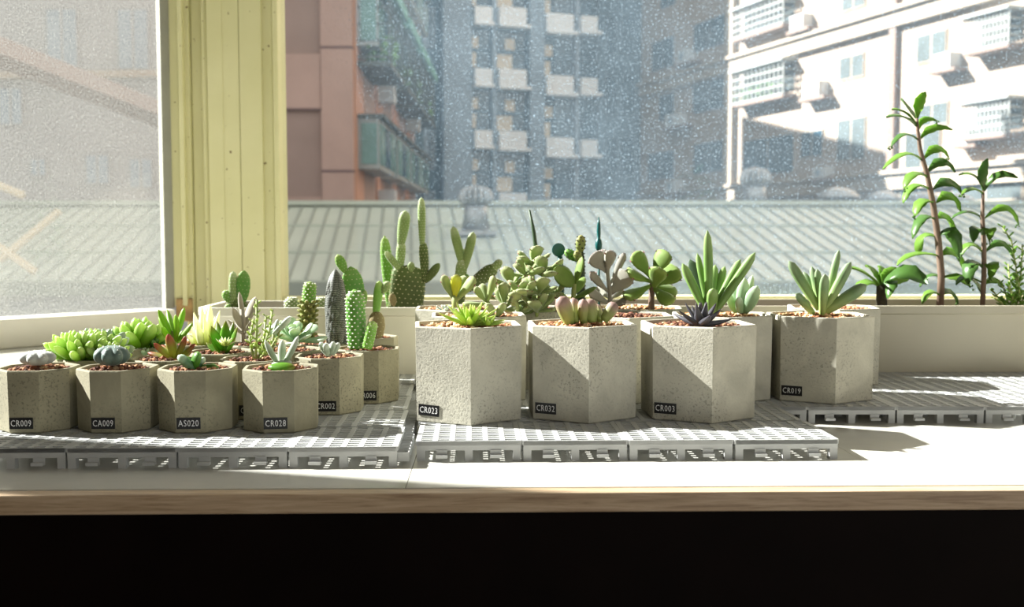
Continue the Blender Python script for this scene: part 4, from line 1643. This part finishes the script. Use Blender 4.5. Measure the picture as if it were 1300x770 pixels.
# green prickly pear
b0 = P(455, 429, 1.262)
t = plant('prickly_pear', b0, 'bright green prickly pear pad with small bud on top, behind column cactus')
cpad(t, (456, 432), (451, 395), 16, 1.262, 'cactus', rows=5, cols=14)
cpad(t, (452, 402), (445, 338), 29, 1.262, 'cactus', th=0.35, rows=10, cols=22, r=0.026)
cpad(t, (439, 346), (428, 323), 13, 1.262, 'cactus_bright', th=0.6, rows=7, cols=14, r=0.04)
cpad(t, (458, 398), (464, 368), 9, 1.262, 'cactus_bright', th=0.6, rows=7, cols=10, r=0.05)
b0 = P(479, 430, 1.255)
t = plant('stub_cactus', b0, 'brownish stub cactus with upright green finger and round bud')
cpad(t, (478, 434), (478, 394), 22, 1.255, 'brownball', th=1.0, rows=7, cols=14, r=0.026, kind='pad', name='stem')
cpad(t, (477, 400), (482, 356), 12, 1.255, 'cactus_bright', th=0.7, rows=9, cols=12, r=0.026, kind='finger')
cpad(t, (485, 372), (494, 357), 11, 1.255, 'cactus_pale', th=0.9, rows=5, cols=10, r=0.05)

# ---------------------------------------------------------------- white trough
b0 = P(515, 396, 1.41)
t = plant('prickly_pear', b0, 'big many-armed prickly pear with tall slim arms in white trough')
YY = 1.41
cpad(t, (514, 398), (520, 336), 45, YY, 'cactus_dark', th=0.42, rows=11, cols=30, r=0.020, kind='column', spine='spine_y')
cpad(t, (507, 346), (510, 305), 12, YY, 'cactus_pale', th=0.8, rows=12, cols=14, r=0.05, kind='finger', spine='spine')
cpad(t, (509, 310), (515, 267), 15, YY, 'cactus_pale', th=0.8, rows=14, cols=16, r=0.026, kind='finger', spine='spine')
cpad(t, (540, 356), (537, 306), 12, YY, 'cactus_dark', th=0.8, rows=12, cols=14, r=0.05, kind='finger')
cpad(t, (536, 312), (535, 250), 10, YY, 'cactus_pale', th=0.9, rows=18, cols=14, r=0.05, kind='finger', spine='spine')
cpad(t, (511, 346), (489, 319), 9, YY, 'cactus_pale', th=0.9, rows=10, cols=12, r=0.05, dy=-0.02, kind='finger', spine='spine')
cpad(t, (540, 358), (558, 334), 11, YY, 'cactus_dark', th=0.6, rows=8, cols=12, r=0.026, dy=-0.01)
cpad(t, (496, 392), (488, 299), 15, YY, 'cactus_bright', th=0.7, rows=18, cols=16, r=0.04, y0=0.03, dy=0.04, kind='finger', spine='spine')
cpad(t, (522, 345), (522, 332), 9, YY, 'cactus_pale', th=0.8, rows=5, cols=10, r=0.05, y0=-0.005, dy=-0.008)
cpad(t, (500, 388), (497, 372), 10, 1.37, 'curtaincol' if False else 'brownball', th=0.8, rows=4, cols=8, r=0.03)

b0 = P(582, 396, 1.40)
t = plant('prickly_pear', b0, 'forked pale prickly pear in white trough above yellow-hearted cotyledon')
YY = 1.40
cpad(t, (582, 400), (583, 350), 17, YY, 'cactus_dark', th=0.8, rows=8, cols=14, r=0.04)
cpad(t, (583, 368), (587, 328), 15, YY, 'cactus_pale', th=0.8, rows=9, cols=14, r=0.04, kind='finger', spine='spine')
cpad(t, (588, 340), (575, 287), 12, YY, 'cactus_pale', th=0.85, rows=14, cols=14, r=0.026, kind='finger', spine='spine')
cpad(t, (590, 340), (601, 294), 12, YY, 'cactus_pale', th=0.85, rows=13, cols=14, r=0.026, kind='finger', spine='spine_y')
cpad(t, (588, 335), (587, 315), 9, YY, 'cactus_pale', th=0.7, rows=6, cols=10, r=0.05, y0=0.01, dy=0.01)
cpad(t, (594, 366), (630, 338), 19, YY, 'cactus_dark', th=0.7, rows=11, cols=16, r=0.035, kind='finger', dy=-0.01, spine='spine')
cpad(t, (624, 343), (637, 330), 11, YY, 'cactus_pale', th=0.9, rows=6, cols=12, r=0.055, dy=-0.01, y0=-0.01, spine='spine')
cpad(t, (580, 368), (594, 348), 22, YY, 'cactus', th=0.6, rows=6, cols=14, r=0.03)

b0 = P(303, 394, 1.385)
t = plant('prickly_pear', b0, 'small prickly pear with oval dark pad at the trough end')
YY = 1.385
cpad(t, (303, 405), (304, 378), 22, YY, 'cactus_dark', rows=6, cols=16, r=0.03)
cpad(t, (296, 388), (296, 344), 11, YY, 'cactus_pale', th=0.8, rows=11, cols=14, r=0.05, kind='finger', spine='spine')
cpad(t, (307, 386), (310, 343), 18, YY, 'cactus', th=0.45, rows=8, cols=16, r=0.03)
cpad(t, (292, 384), (285, 368), 12, YY, 'cactus_bright', th=0.9, rows=6, cols=12, r=0.05, spine='spine')
cpad(t, (296, 400), (287, 386), 11, YY, 'cactus_bright', th=0.9, rows=6, cols=12, r=0.05, spine='spine')
for px in (371, 408):
    c = P(px, 387, 1.395)
    t = tag(empty('woolly_ball_cactus', (c.x, c.y, c.z - 0.012)), 'small white woolly ball cactus peeping over the white trough rim', 'cactus', 'woolly balls in the white trough')
    cpad(t, (px, 398), (px, 376), 20, 1.395, 'cactus_pale', th=1.0, rows=9, cols=16, r=0.06, kind='pad', spine='spine', name='body')

# ---------------------------------------------------------------- large pots
# star rosette in CR023
b0 = P(599, 413, 1.02)
t = plant('star_rosette', b0, 'spiky yellow-green star rosette in the CR023 pot')
mst = leaf_mesh('spear', 0.16, 0.10, C['star'])
rosette(t, P(597, 411, 1.015), 30, 0.034, 0.0085, mst, 6, 82, 0.5, 0.003, 31)
rosette(t, P(620, 412, 1.005), 9, 0.016, 0.006, mst, 10, 70, 0.6, 0.002, 32)

mpaw = leaf_mesh('paw', 0.26, 0.08, C['paw'], teeth=C['tooth'])
mpawg = leaf_mesh('paw', 0.24, 0.08, C['pawgreen'], teeth=C['tooth'])
mpy = leaf_mesh('paw', 0.2, 0.06, C['yellow'], teeth=C['tooth'])
# cotyledon with yellow heart
b0 = P(579, 399, 1.245)
t = plant('cotyledon', b0, 'young toothed cotyledon with one yellow-hearted leaf')
stem(t, [b0, P(578, 385, 1.245), P(577, 374, 1.245)], 0.0042, C['stemgreen'])
YY = 1.245
leafpx(t, mpaw, (577, 382), (561, 350), 15, YY, 0.0, Vector((0.5, -0.7, 0.4)))
leafpx(t, mpy, (577, 382), (580, 348), 15, YY, -0.01, Vector((0, -0.95, 0.3)))
leafpx(t, mpaw, (578, 382), (604, 353), 18, YY, 0.0, Vector((-0.5, -0.7, 0.5)))
leafpx(t, mpaw, (577, 382), (590, 352), 15, YY, 0.02, Vector((0, -0.6, 0.7)))
rosette(plant('tiny_echeveria', P(565, 397, 1.225), 'tiny frosty white echeveria beside the yellow-hearted cotyledon'), P(565, 395, 1.225), 14, 0.013, 0.006, leaf_mesh('spoon', 0.2, 0.1, C['feltgreen']), 10, 80, 0.5, 0.002, 33)

# pale sprawling cotyledon behind CR023
b0 = P(628, 405, 1.14)
t = plant('cotyledon', b0, 'sprawling pale cotyledon just behind the star rosette')
YY = 1.14
stem(t, [b0, P(622, 392, YY), P(618, 382, YY)], 0.003, C['stemgreen'])
stem(t, [b0, P(636, 396, YY), P(640, 386, YY)], 0.003, C['stemgreen'])
for (a, c, w, dy) in (((618, 384), (602, 365), 12, 0), ((618, 384), (629, 350), 13, -.01), ((618, 385), (587, 389), 13, -.01), ((617, 384), (612, 362), 12, .02), ((627, 400), (619, 389), 14, -.03), ((630, 402), (640, 388), 14, -.03), ((640, 390), (639, 358), 14, -.005), ((640, 392), (652, 378), 12, -.01), ((640, 390), (631, 368), 11, .01), ((641, 392), (655, 392), 11, 0)):
    leafpx(t, mpaw, a, c, w, YY, dy)

# dense grey-green bush
b0 = P(680, 408, 1.245)
t = plant('cotyledon', b0, 'dense bushy grey-green cotyledon with many toothed leaves')
rnd = random.Random(5)
nodes = ((652, 385, 1.20), (650, 362, 1.24), (668, 375, 1.19), (668, 350, 1.23), (684, 372, 1.20), (690, 350, 1.23), (682, 395, 1.19), (660, 398, 1.20), (676, 335, 1.26), (698, 380, 1.24), (641, 378, 1.25))
for k, (px, py, Y) in enumerate(nodes):
    c = P(px, py, Y)
    b1 = b0.lerp(c, 0.45) + Vector((0, 0, -0.004))
    stem(t, [b0, b1, c], 0.0022, C['stemgreen'])
    for j in range(6):
        az = j * 2.4 + k
        e = R(5 + 10 * j)
        d = Vector((math.cos(az) * math.cos(e), math.sin(az) * math.cos(e), math.sin(e)))
        nn = Vector((-math.cos(az) * math.sin(e), -math.sin(az) * math.sin(e), math.cos(e)))
        l = rnd.uniform(0.022, 0.031)
        leaf(t, mpaw, c, c + d * l, l * 0.62, nn)
stem(t, [P(683, 345, 1.25), P(681, 320, 1.25), P(678, 295, 1.25), P(672, 266, 1.25)], [0.0034, 0.0028, 0.0024, 0.0014], C['darkgreen'], 'flower_stalk')

# round-leaved kalanchoe
b0 = P(726, 402, 1.225)
t = plant('round_leaf_kalanchoe', b0, 'green kalanchoe with one big round leaf, beside teal marker')
YY = 1.225
mo = leaf_mesh('oval', 0.10, 0.04, C['pawgreen'])
stem(t, [b0, P(728, 380, YY), P(729, 360, YY)], 0.003, C['stemgreen'])
leafpx(t, mo, (730, 361), (702, 341), 27, YY, -0.015, Vector((0, -0.9, 0.4)))
leafpx(t, mo, (730, 360), (740, 326), 14, YY, 0.0, Vector((-0.6, -0.6, 0.4)))
leafpx(t, mo, (729, 378), (758, 365), 12, YY, -0.01)
leafpx(t, mo, (728, 384), (712, 372), 16, YY, -0.02)
leafpx(t, mo, (730, 372), (742, 352), 12, YY, 0.02)
leafpx(t, mo, (728, 384), (704, 390), 14, YY, -0.01)
leafpx(t, mo, (728, 390), (745, 388), 12, YY, 0.0)

# knobbly euphorbia stem
b0 = P(738, 404, 1.262)
t = plant('knobbly_euphorbia', b0, 'dark knobbly euphorbia stem rising behind round-leaved kalanchoe')
cpad(t, (738, 406), (737, 315), 11, 1.262, 'darkgreen', th=1.0, rows=22, cols=7, r=0.12, kind='column', name='stem', spine='trunk')
cpad(t, (736, 322), (738, 298), 13, 1.262, 'knob', th=1.0, rows=5, cols=8, r=0.1, kind='pad', name='head', spine='trunk')
cpad(t, (735, 330), (717, 318), 13, 1.262, 'cactus', th=1.0, rows=5, cols=8, r=0.08, kind='pad', name='head', spine='trunk')
cpad(t, (737, 332), (731, 318), 11, 1.25, 'knob', th=1.0, rows=5, cols=8, r=0.08, kind='pad', name='head', spine='trunk')

# teal plant markers
t = tag(empty('plant_marker', P(712, 400, 1.28)), 'teal plastic plant marker with round head', 'plant marker')
b = MB()
q = P(709, 317, 1.28) - t.location
b.lathe([(0.0005, -0.0007), (0.0085, -0.0007), (0.0085, 0.0007), (0.0005, 0.0007)], 20)
hd = b.build('head', M['marker'], t, loc=q)
hd.rotation_euler = (R(90), 0, R(15))
stem(t, [P(714, 402, 1.28), P(713, 345, 1.28), P(711, 325, 1.28)], 0.0032, M['marker'], 'shaft')
t = tag(empty('plant_marker', P(761, 400, 1.275)), 'slim teal stake marker with knob and pointed tip', 'plant marker')
stem(t, [P(761, 402, 1.275), P(760, 320, 1.275)], 0.0014, M['marker'], 'shaft')
b = MB()
q = P(760, 319, 1.275) - t.location
b.lathe([(0.0014, 0.0), (0.004, 0.004), (0.0046, 0.009), (0.0036, 0.014), (0.0022, 0.016), (0.0026, 0.024), (0.0022, 0.034), (0.0004, 0.043)], 12)
b.build('tip', M['marker'], t, loc=q, smooth=True)

# plump leaves in CR032
b0 = P(738, 411, 1.03)
t = plant('plump_leaf_succulent', b0, 'plump leaves with purple-flushed tips in CR032 pot')
mpl = leaf_mesh('finger', 0.5, 0.03, C['plump'])
for (a, c, w, dy) in (((724, 411), (711, 376), 21, -.01), ((731, 409), (727, 378), 14, .01), ((741, 410), (740, 379), 14, -.005), ((752, 409), (748, 379), 18, .005), ((766, 407), (782, 384), 16, .0), ((762, 407), (757, 388), 12, .02)):
    leafpx(t, mpl, a, c, w, 1.03, dy, Vector((0, -0.9, 0.3)))

# silver kalanchoe
b0 = P(775, 401, 1.23)
t = plant('silver_kalanchoe', b0, 'silver-grey felted kalanchoe behind the plump purple-tipped leaves')
YY = 1.23
stem(t, [b0, P(774, 370, YY), P(771, 345, YY), P(769, 330, YY)], 0.0026, C['silver'])
msv = leaf_mesh('paw', 0.12, 0.06, C['silver'], teeth=C['tooth'])
for (a, c, w, dy) in (((771, 345), (752, 322), 20, 0), ((771, 345), (776, 317), 12, -.01), ((772, 350), (765, 318), 14, .02), ((774, 372), (748, 346), 10, -.01), ((775, 372), (798, 346), 22, 0), ((774, 362), (793, 322), 8, .01), ((775, 386), (746, 369), 12, -.01), ((776, 388), (796, 381), 9, -.01), ((773, 378), (757, 366), 11, .02), ((774, 380), (788, 366), 12, .02)):
    leafpx(t, msv, a, c, w * 1.3, YY, dy, Vector((0, -0.8, 0.5)))

# bear-paw cotyledon
b0 = P(827, 402, 1.235)
t = plant('bear_paw_cotyledon', b0, 'bear-paw succulent with seven broad toothed green leaves')
YY = 1.235
stem(t, [b0, P(827, 380, YY), P(828, 358, YY)], [0.0042, 0.0038, 0.0034], C['stembrown'])
for (a, c, w, dy, nn) in (((827, 352), (804, 321), 21, .005, (0.4, -0.8, 0.4)), ((828, 350), (847, 319), 20, .0, (-0.4, -0.8, 0.4)), ((827, 357), (795, 346), 20, -.01, (0.2, -0.5, 0.8)), ((829, 366), (838, 338), 19, -.025, (-0.1, -0.95, 0.3)), ((829, 362), (862, 343), 24, .005, (-0.3, -0.8, 0.5)), ((826, 362), (793, 380), 17, -.015, (0.1, -0.5, 0.8)), ((829, 364), (853, 387), 17, -.02, (-0.1, -0.7, 0.7)), ((829, 362), (858, 372), 16, .01, (-0.1, -0.7, 0.7))):
    leafpx(t, mpawg, a, c, w * 1.3, YY, dy, Vector(nn))

# dark rosette in CR003
b0 = P(890, 412, 1.02)
t = plant('dark_rosette', b0, 'dark purple pointed rosette in the CR003 pot')
mdk = leaf_mesh('spear', 0.22, 0.08, C['purple'])
rosette(t, P(890, 411, 1.015), 15, 0.030, 0.0115, mdk, 8, 78, 0.75, 0.003, 41)

# green fingers
b0 = P(900, 402, 1.14)
t = plant('finger_leaf_succulent', b0, 'upright green finger-leaved succulent behind the dark purple rosette')
YY = 1.14
mfi = leaf_mesh('finger', 0.22, 0.03, C['fingergreen'])
mfd = leaf_mesh('oval', 0.1, 0.03, C['darkgreen'])
for (a, c, w, dy, mm) in (((897, 398), (866, 334), 12, 0, mfi), ((901, 398), (898, 292), 12, -.005, mfi), ((900, 396), (885, 321), 9, .01, mfi), ((905, 400), (959, 320), 12, -.01, mfi), ((906, 396), (940, 329), 12, .01, mfi), ((902, 392), (908, 336), 11, .02, mfi), ((903, 394), (920, 338), 11, .02, mfi), ((899, 396), (876, 330), 24, .03, mfd), ((903, 400), (905, 365), 15, -.015, mfi)):
    leafpx(t, mm, a, c, w, YY, dy, Vector((0, -0.95, 0.2)), z=pxm(w, YY) * 3.0)

# pale echeveria beside it
b0 = P(942, 402, 1.165)
t = plant('grey_echeveria', b0, 'pale grey-green upright echeveria beside the green finger-leaved succulent')
YY = 1.165
mec = leaf_mesh('oval', 0.24, 0.05, C['echeveria'])
for (a, c, w, dy) in (((940, 398), (945, 352), 17, 0), ((945, 398), (962, 362), 18, -.01), ((936, 398), (922, 372), 13, -.01), ((937, 397), (931, 358), 15, .01), ((942, 397), (955, 350), 12, .02), ((941, 400), (936, 376), 13, -.02)):
    leafpx(t, mec, a, c, w, YY, dy, Vector((0, -0.8, 0.4)))

# finger leaves in CR019
b0 = P(1044, 399, 1.15)
t = plant('finger_leaf_succulent', b0, 'grey-green finger-leaved succulent in the CR019 pot')
YY = 1.15
mfy = leaf_mesh('finger', 0.22, 0.03, C['fingergrey'])
for (a, c, w, dy) in (((1040, 392), (1001, 331), 14, 0), ((1047, 392), (1065, 317), 10, .01), ((1048, 392), (1080, 332), 13, -.005), ((1048, 395), (1100, 361), 16, -.005), ((1042, 390), (1030, 338), 10, .015), ((1043, 390), (1037, 341), 10, -.005), ((1044, 400), (1047, 347), 13, -.02), ((1033, 398), (1010, 372), 11, -.015), ((1042, 392), (1020, 345), 10, .02)):
    leafpx(t, mfy, a, c, w, YY, dy, Vector((0, -0.95, 0.2)), z=pxm(w, YY) * 3.0)


# ---------------------------------------------------------------- shade-toned trough plants
def curved_leaf(root, pts, wpx, Y, mat, dys=(0, 0, 0), curl=True):
    """thin folded leaf that follows a bent line; drooping tip"""
    q = [P(p[0], p[1], Y + d) for p, d in zip(pts, dys)]
    w = pxm(wpx, Y)
    n = 9
    b = MB()
    vs, fs = [], []
    for i in range(n):
        s = i / (n - 1)
        c = q[0] * (1 - s) ** 2 + (q[1] * 2 - (q[0] + q[2]) * 0.5) * (2 * s * (1 - s)) + q[2] * s * s
        tg = ((q[1] * 2 - (q[0] + q[2]) * 0.5) - q[0]) * (2 * (1 - s)) + (q[2] - (q[1] * 2 - (q[0] + q[2]) * 0.5)) * (2 * s)
        tg.normalize()
        side = tg.cross(Vector((0, -0.45, 0.9)))
        side = (side.normalized() + Vector((0, 0.6, 0.0))).normalized()
        nn = side.cross(tg).normalized()
        ww = w * 0.62 * max(0.03, math.sin(math.pi * min(1, (s * 0.86 + 0.10))) ** 0.8) * (0.25 + 0.75 * min(1, s * 3.2))
        if i == n - 1:
            ww = w * 0.05
        jag = 1 + (0.10 if i % 2 else -0.06)
        up = nn * w * 0.16
        th = nn * 0.0006
        vs += [c - side * ww * jag + up * 0.8 - root.location, c - root.location, c + side * ww * jag + up * 0.8 - root.location,
               c + side * ww * jag + up * 0.8 - th - root.location, c - th * 2 - root.location, c - side * ww * jag + up * 0.8 - th - root.location]
    for i in range(n - 1):
        for k in range(6):
            fs.append((i * 6 + k, i * 6 + (k + 1) % 6, (i + 1) * 6 + (k + 1) % 6, (i + 1) * 6 + k))
    fs.append((5, 4, 3, 2, 1, 0))
    m = (n - 1) * 6
    fs.append(tuple(range(m, m + 6)))
    b.add(vs, fs)
    return b.build('leaf', mat, root, smooth=True)


def plantlets(root, pt, Y, seed):
    rn = random.Random(seed)
    c = P(pt[0], pt[1], Y)
    b = MB()
    for k in range(6):
        b.octa(c + Vector((rn.uniform(-.003, .003), rn.uniform(-.003, .003), rn.uniform(-.004, .002))) - root.location, rn.uniform(.001, .002))
    o = b.build('plantlets', C['kaldark'], root)
    o['kind'] = 'stuff'


YK = 1.43
b0 = P(1193, 392, YK)
t = plant('tall_kalanchoe', b0, 'tallest kalanchoe stem with curling plantlet-edged leaves in shade-toned trough')
sp_pts = [(1193, 392), (1195, 350), (1191, 305), (1185, 262), (1177, 222), (1168, 190), (1165, 165), (1164, 150)]
stem(t, [P(a, c, YK) for a, c in sp_pts], [0.0052, 0.005, 0.0048, 0.0042, 0.0036, 0.003, 0.0024, 0.0018], C['stembrown'])
K1 = (((1164, 152), (1155, 140), (1144, 125), 9), ((1164, 152), (1166, 132), (1175, 117), 12), ((1163, 157), (1148, 142), (1132, 139), 9), ((1163, 160), (1146, 148), (1125, 149), 11),
      ((1166, 165), (1174, 152), (1190, 154), 8), ((1167, 178), (1185, 163), (1209, 165), 9), ((1165, 177), (1147, 171), (1131, 187), 9), ((1170, 203), (1148, 196), (1121, 215), 11),
      ((1172, 203), (1189, 189), (1204, 200), 11), ((1176, 220), (1196, 206), (1212, 219), 12), ((1178, 225), (1160, 222), (1148, 240), 14), ((1180, 240), (1160, 237), (1147, 258), 12),
      ((1184, 241), (1204, 232), (1221, 246), 13), ((1188, 258), (1206, 250), (1219, 268), 14), ((1186, 258), (1171, 257), (1162, 275), 15), ((1188, 279), (1171, 278), (1159, 303), 13),
      ((1189, 278), (1202, 278), (1211, 299), 15), ((1191, 302), (1172, 301), (1166, 324), 14), ((1191, 301), (1208, 296), (1218, 328), 15), ((1194, 325), (1160, 323), (1139, 337), 10),
      ((1194, 325), (1211, 322), (1225, 343), 14), ((1195, 353), (1181, 350), (1168, 364), 10), ((1195, 353), (1215, 352), (1232, 364), 10), ((1194, 376), (1181, 371), (1171, 386), 10), ((1194, 376), (1206, 371), (1216, 386), 10))
for k, (a, m_, c, w) in enumerate(K1):
    dv = (0.018 if k % 4 < 2 else -0.018)
    curved_leaf(t, (a, m_, c), w, YK, C['kal'] if k % 3 else C['kaldark'], (0, dv * 0.6, dv))
    if k >= 4 and k % 2 == 0:
        plantlets(t, c, YK + dv, k)
b0 = P(1248, 392, YK - 0.01)
t = plant('tall_kalanchoe', b0, 'shorter kalanchoe stem beside the tallest one in shade-toned trough')
YK2 = YK - 0.01
stem(t, [P(a, c, YK2) for a, c in ((1247, 392), (1249, 350), (1249, 310), (1247, 275), (1248, 242))], [0.0036, 0.0036, 0.0034, 0.003, 0.002], C['stembrown'])
K2 = (((1249, 242), (1246, 224), (1253, 201), 13), ((1248, 242), (1237, 223), (1217, 222), 8), ((1250, 242), (1266, 223), (1292, 226), 10), ((1248, 246), (1235, 240), (1221, 247), 11), ((1247, 277), (1228, 269), (1208, 277), 8),
      ((1249, 278), (1276, 264), (1293, 285), 9), ((1248, 300), (1240, 290), (1236, 308), 14), ((1250, 300), (1257, 290), (1256, 306), 12), ((1250, 321), (1271, 309), (1288, 330), 9), ((1248, 321), (1231, 311), (1217, 329), 13),
      ((1248, 340), (1234, 336), (1229, 361), 18), ((1251, 340), (1260, 336), (1257, 355), 13), ((1247, 378), (1241, 362), (1226, 349), 11), ((1248, 362), (1262, 356), (1274, 364), 9), ((1246, 358), (1226, 352), (1214, 362), 9))
for k, (a, m_, c, w) in enumerate(K2):
    dv = (0.015 if k % 4 < 2 else -0.015)
    curved_leaf(t, (a, m_, c), w, YK2, C['kal'] if k % 2 else C['kaldark'], (0, dv * 0.6, dv))
    if k >= 3 and k % 2:
        plantlets(t, c, YK2 + dv, k + 50)
# small thick-stemmed kalanchoe
b0 = P(1119, 392, 1.42)
t = plant('young_kalanchoe', b0, 'low kalanchoe with dark stub trunk and broad spreading leaves')
stem(t, [b0, P(1119, 376, 1.42), P(1119, 362, 1.42)], [0.008, 0.0075, 0.007], C['trunk'], 'trunk')
for k, (a, m_, c, w) in enumerate((((1116, 363), (1100, 348), (1080, 340), 16), ((1117, 362), (1110, 346), (1098, 337), 12), ((1121, 361), (1126, 348), (1138, 340), 12), ((1121, 363), (1146, 346), (1177, 361), 22), ((1121, 364), (1131, 360), (1127, 379), 14), ((1116, 364), (1098, 360), (1082, 378), 16), ((1119, 362), (1120, 345), (1114, 338), 11), ((1121, 363), (1140, 355), (1158, 350), 12))):
    dv = (-0.02, 0.02, 0.01, -0.03, -0.02, 0.0, 0.03, 0.03)[k]
    curved_leaf(t, (a, m_, c), w, 1.42, C['kaldark'] if k in (3, 4) else C['kal'], (0, dv * 0.6, dv))
# stonecrop at the right
b0 = P(1284, 392, 1.42)
t = plant('stonecrop', b0, 'lush green stonecrop bush at the right end of shade-toned trough')
msd = leaf_mesh('oval', 0.25, 0.05, C['kal'], nl=5, nr=6)
for k, pts in enumerate((((1290, 392), (1290, 340), (1284, 305), (1272, 287)), ((1282, 392), (1276, 370), (1268, 355)), ((1288, 392), (1296, 350), (1298, 310)), ((1280, 392), (1268, 378), (1258, 366)), ((1292, 392), (1304, 370), (1310, 345)), ((1286, 392), (1282, 360, .02), (1280, 335, .03)), ((1290, 392), (1294, 370, -.02), (1292, 350, -.03)), ((1294, 392), (1312, 380), (1322, 370)), ((1278, 392), (1272, 384, -.02), (1262, 378, -.03)), ((1284, 392), (1286, 375, -.03), (1280, 362, -.04)))):
    tiny_stem(t, pts, 1.42, 0.0135, C['stemgreen'], msd, 0.0042, r=0.0011, seed=60 + k)

bpy.context.view_layer.update()
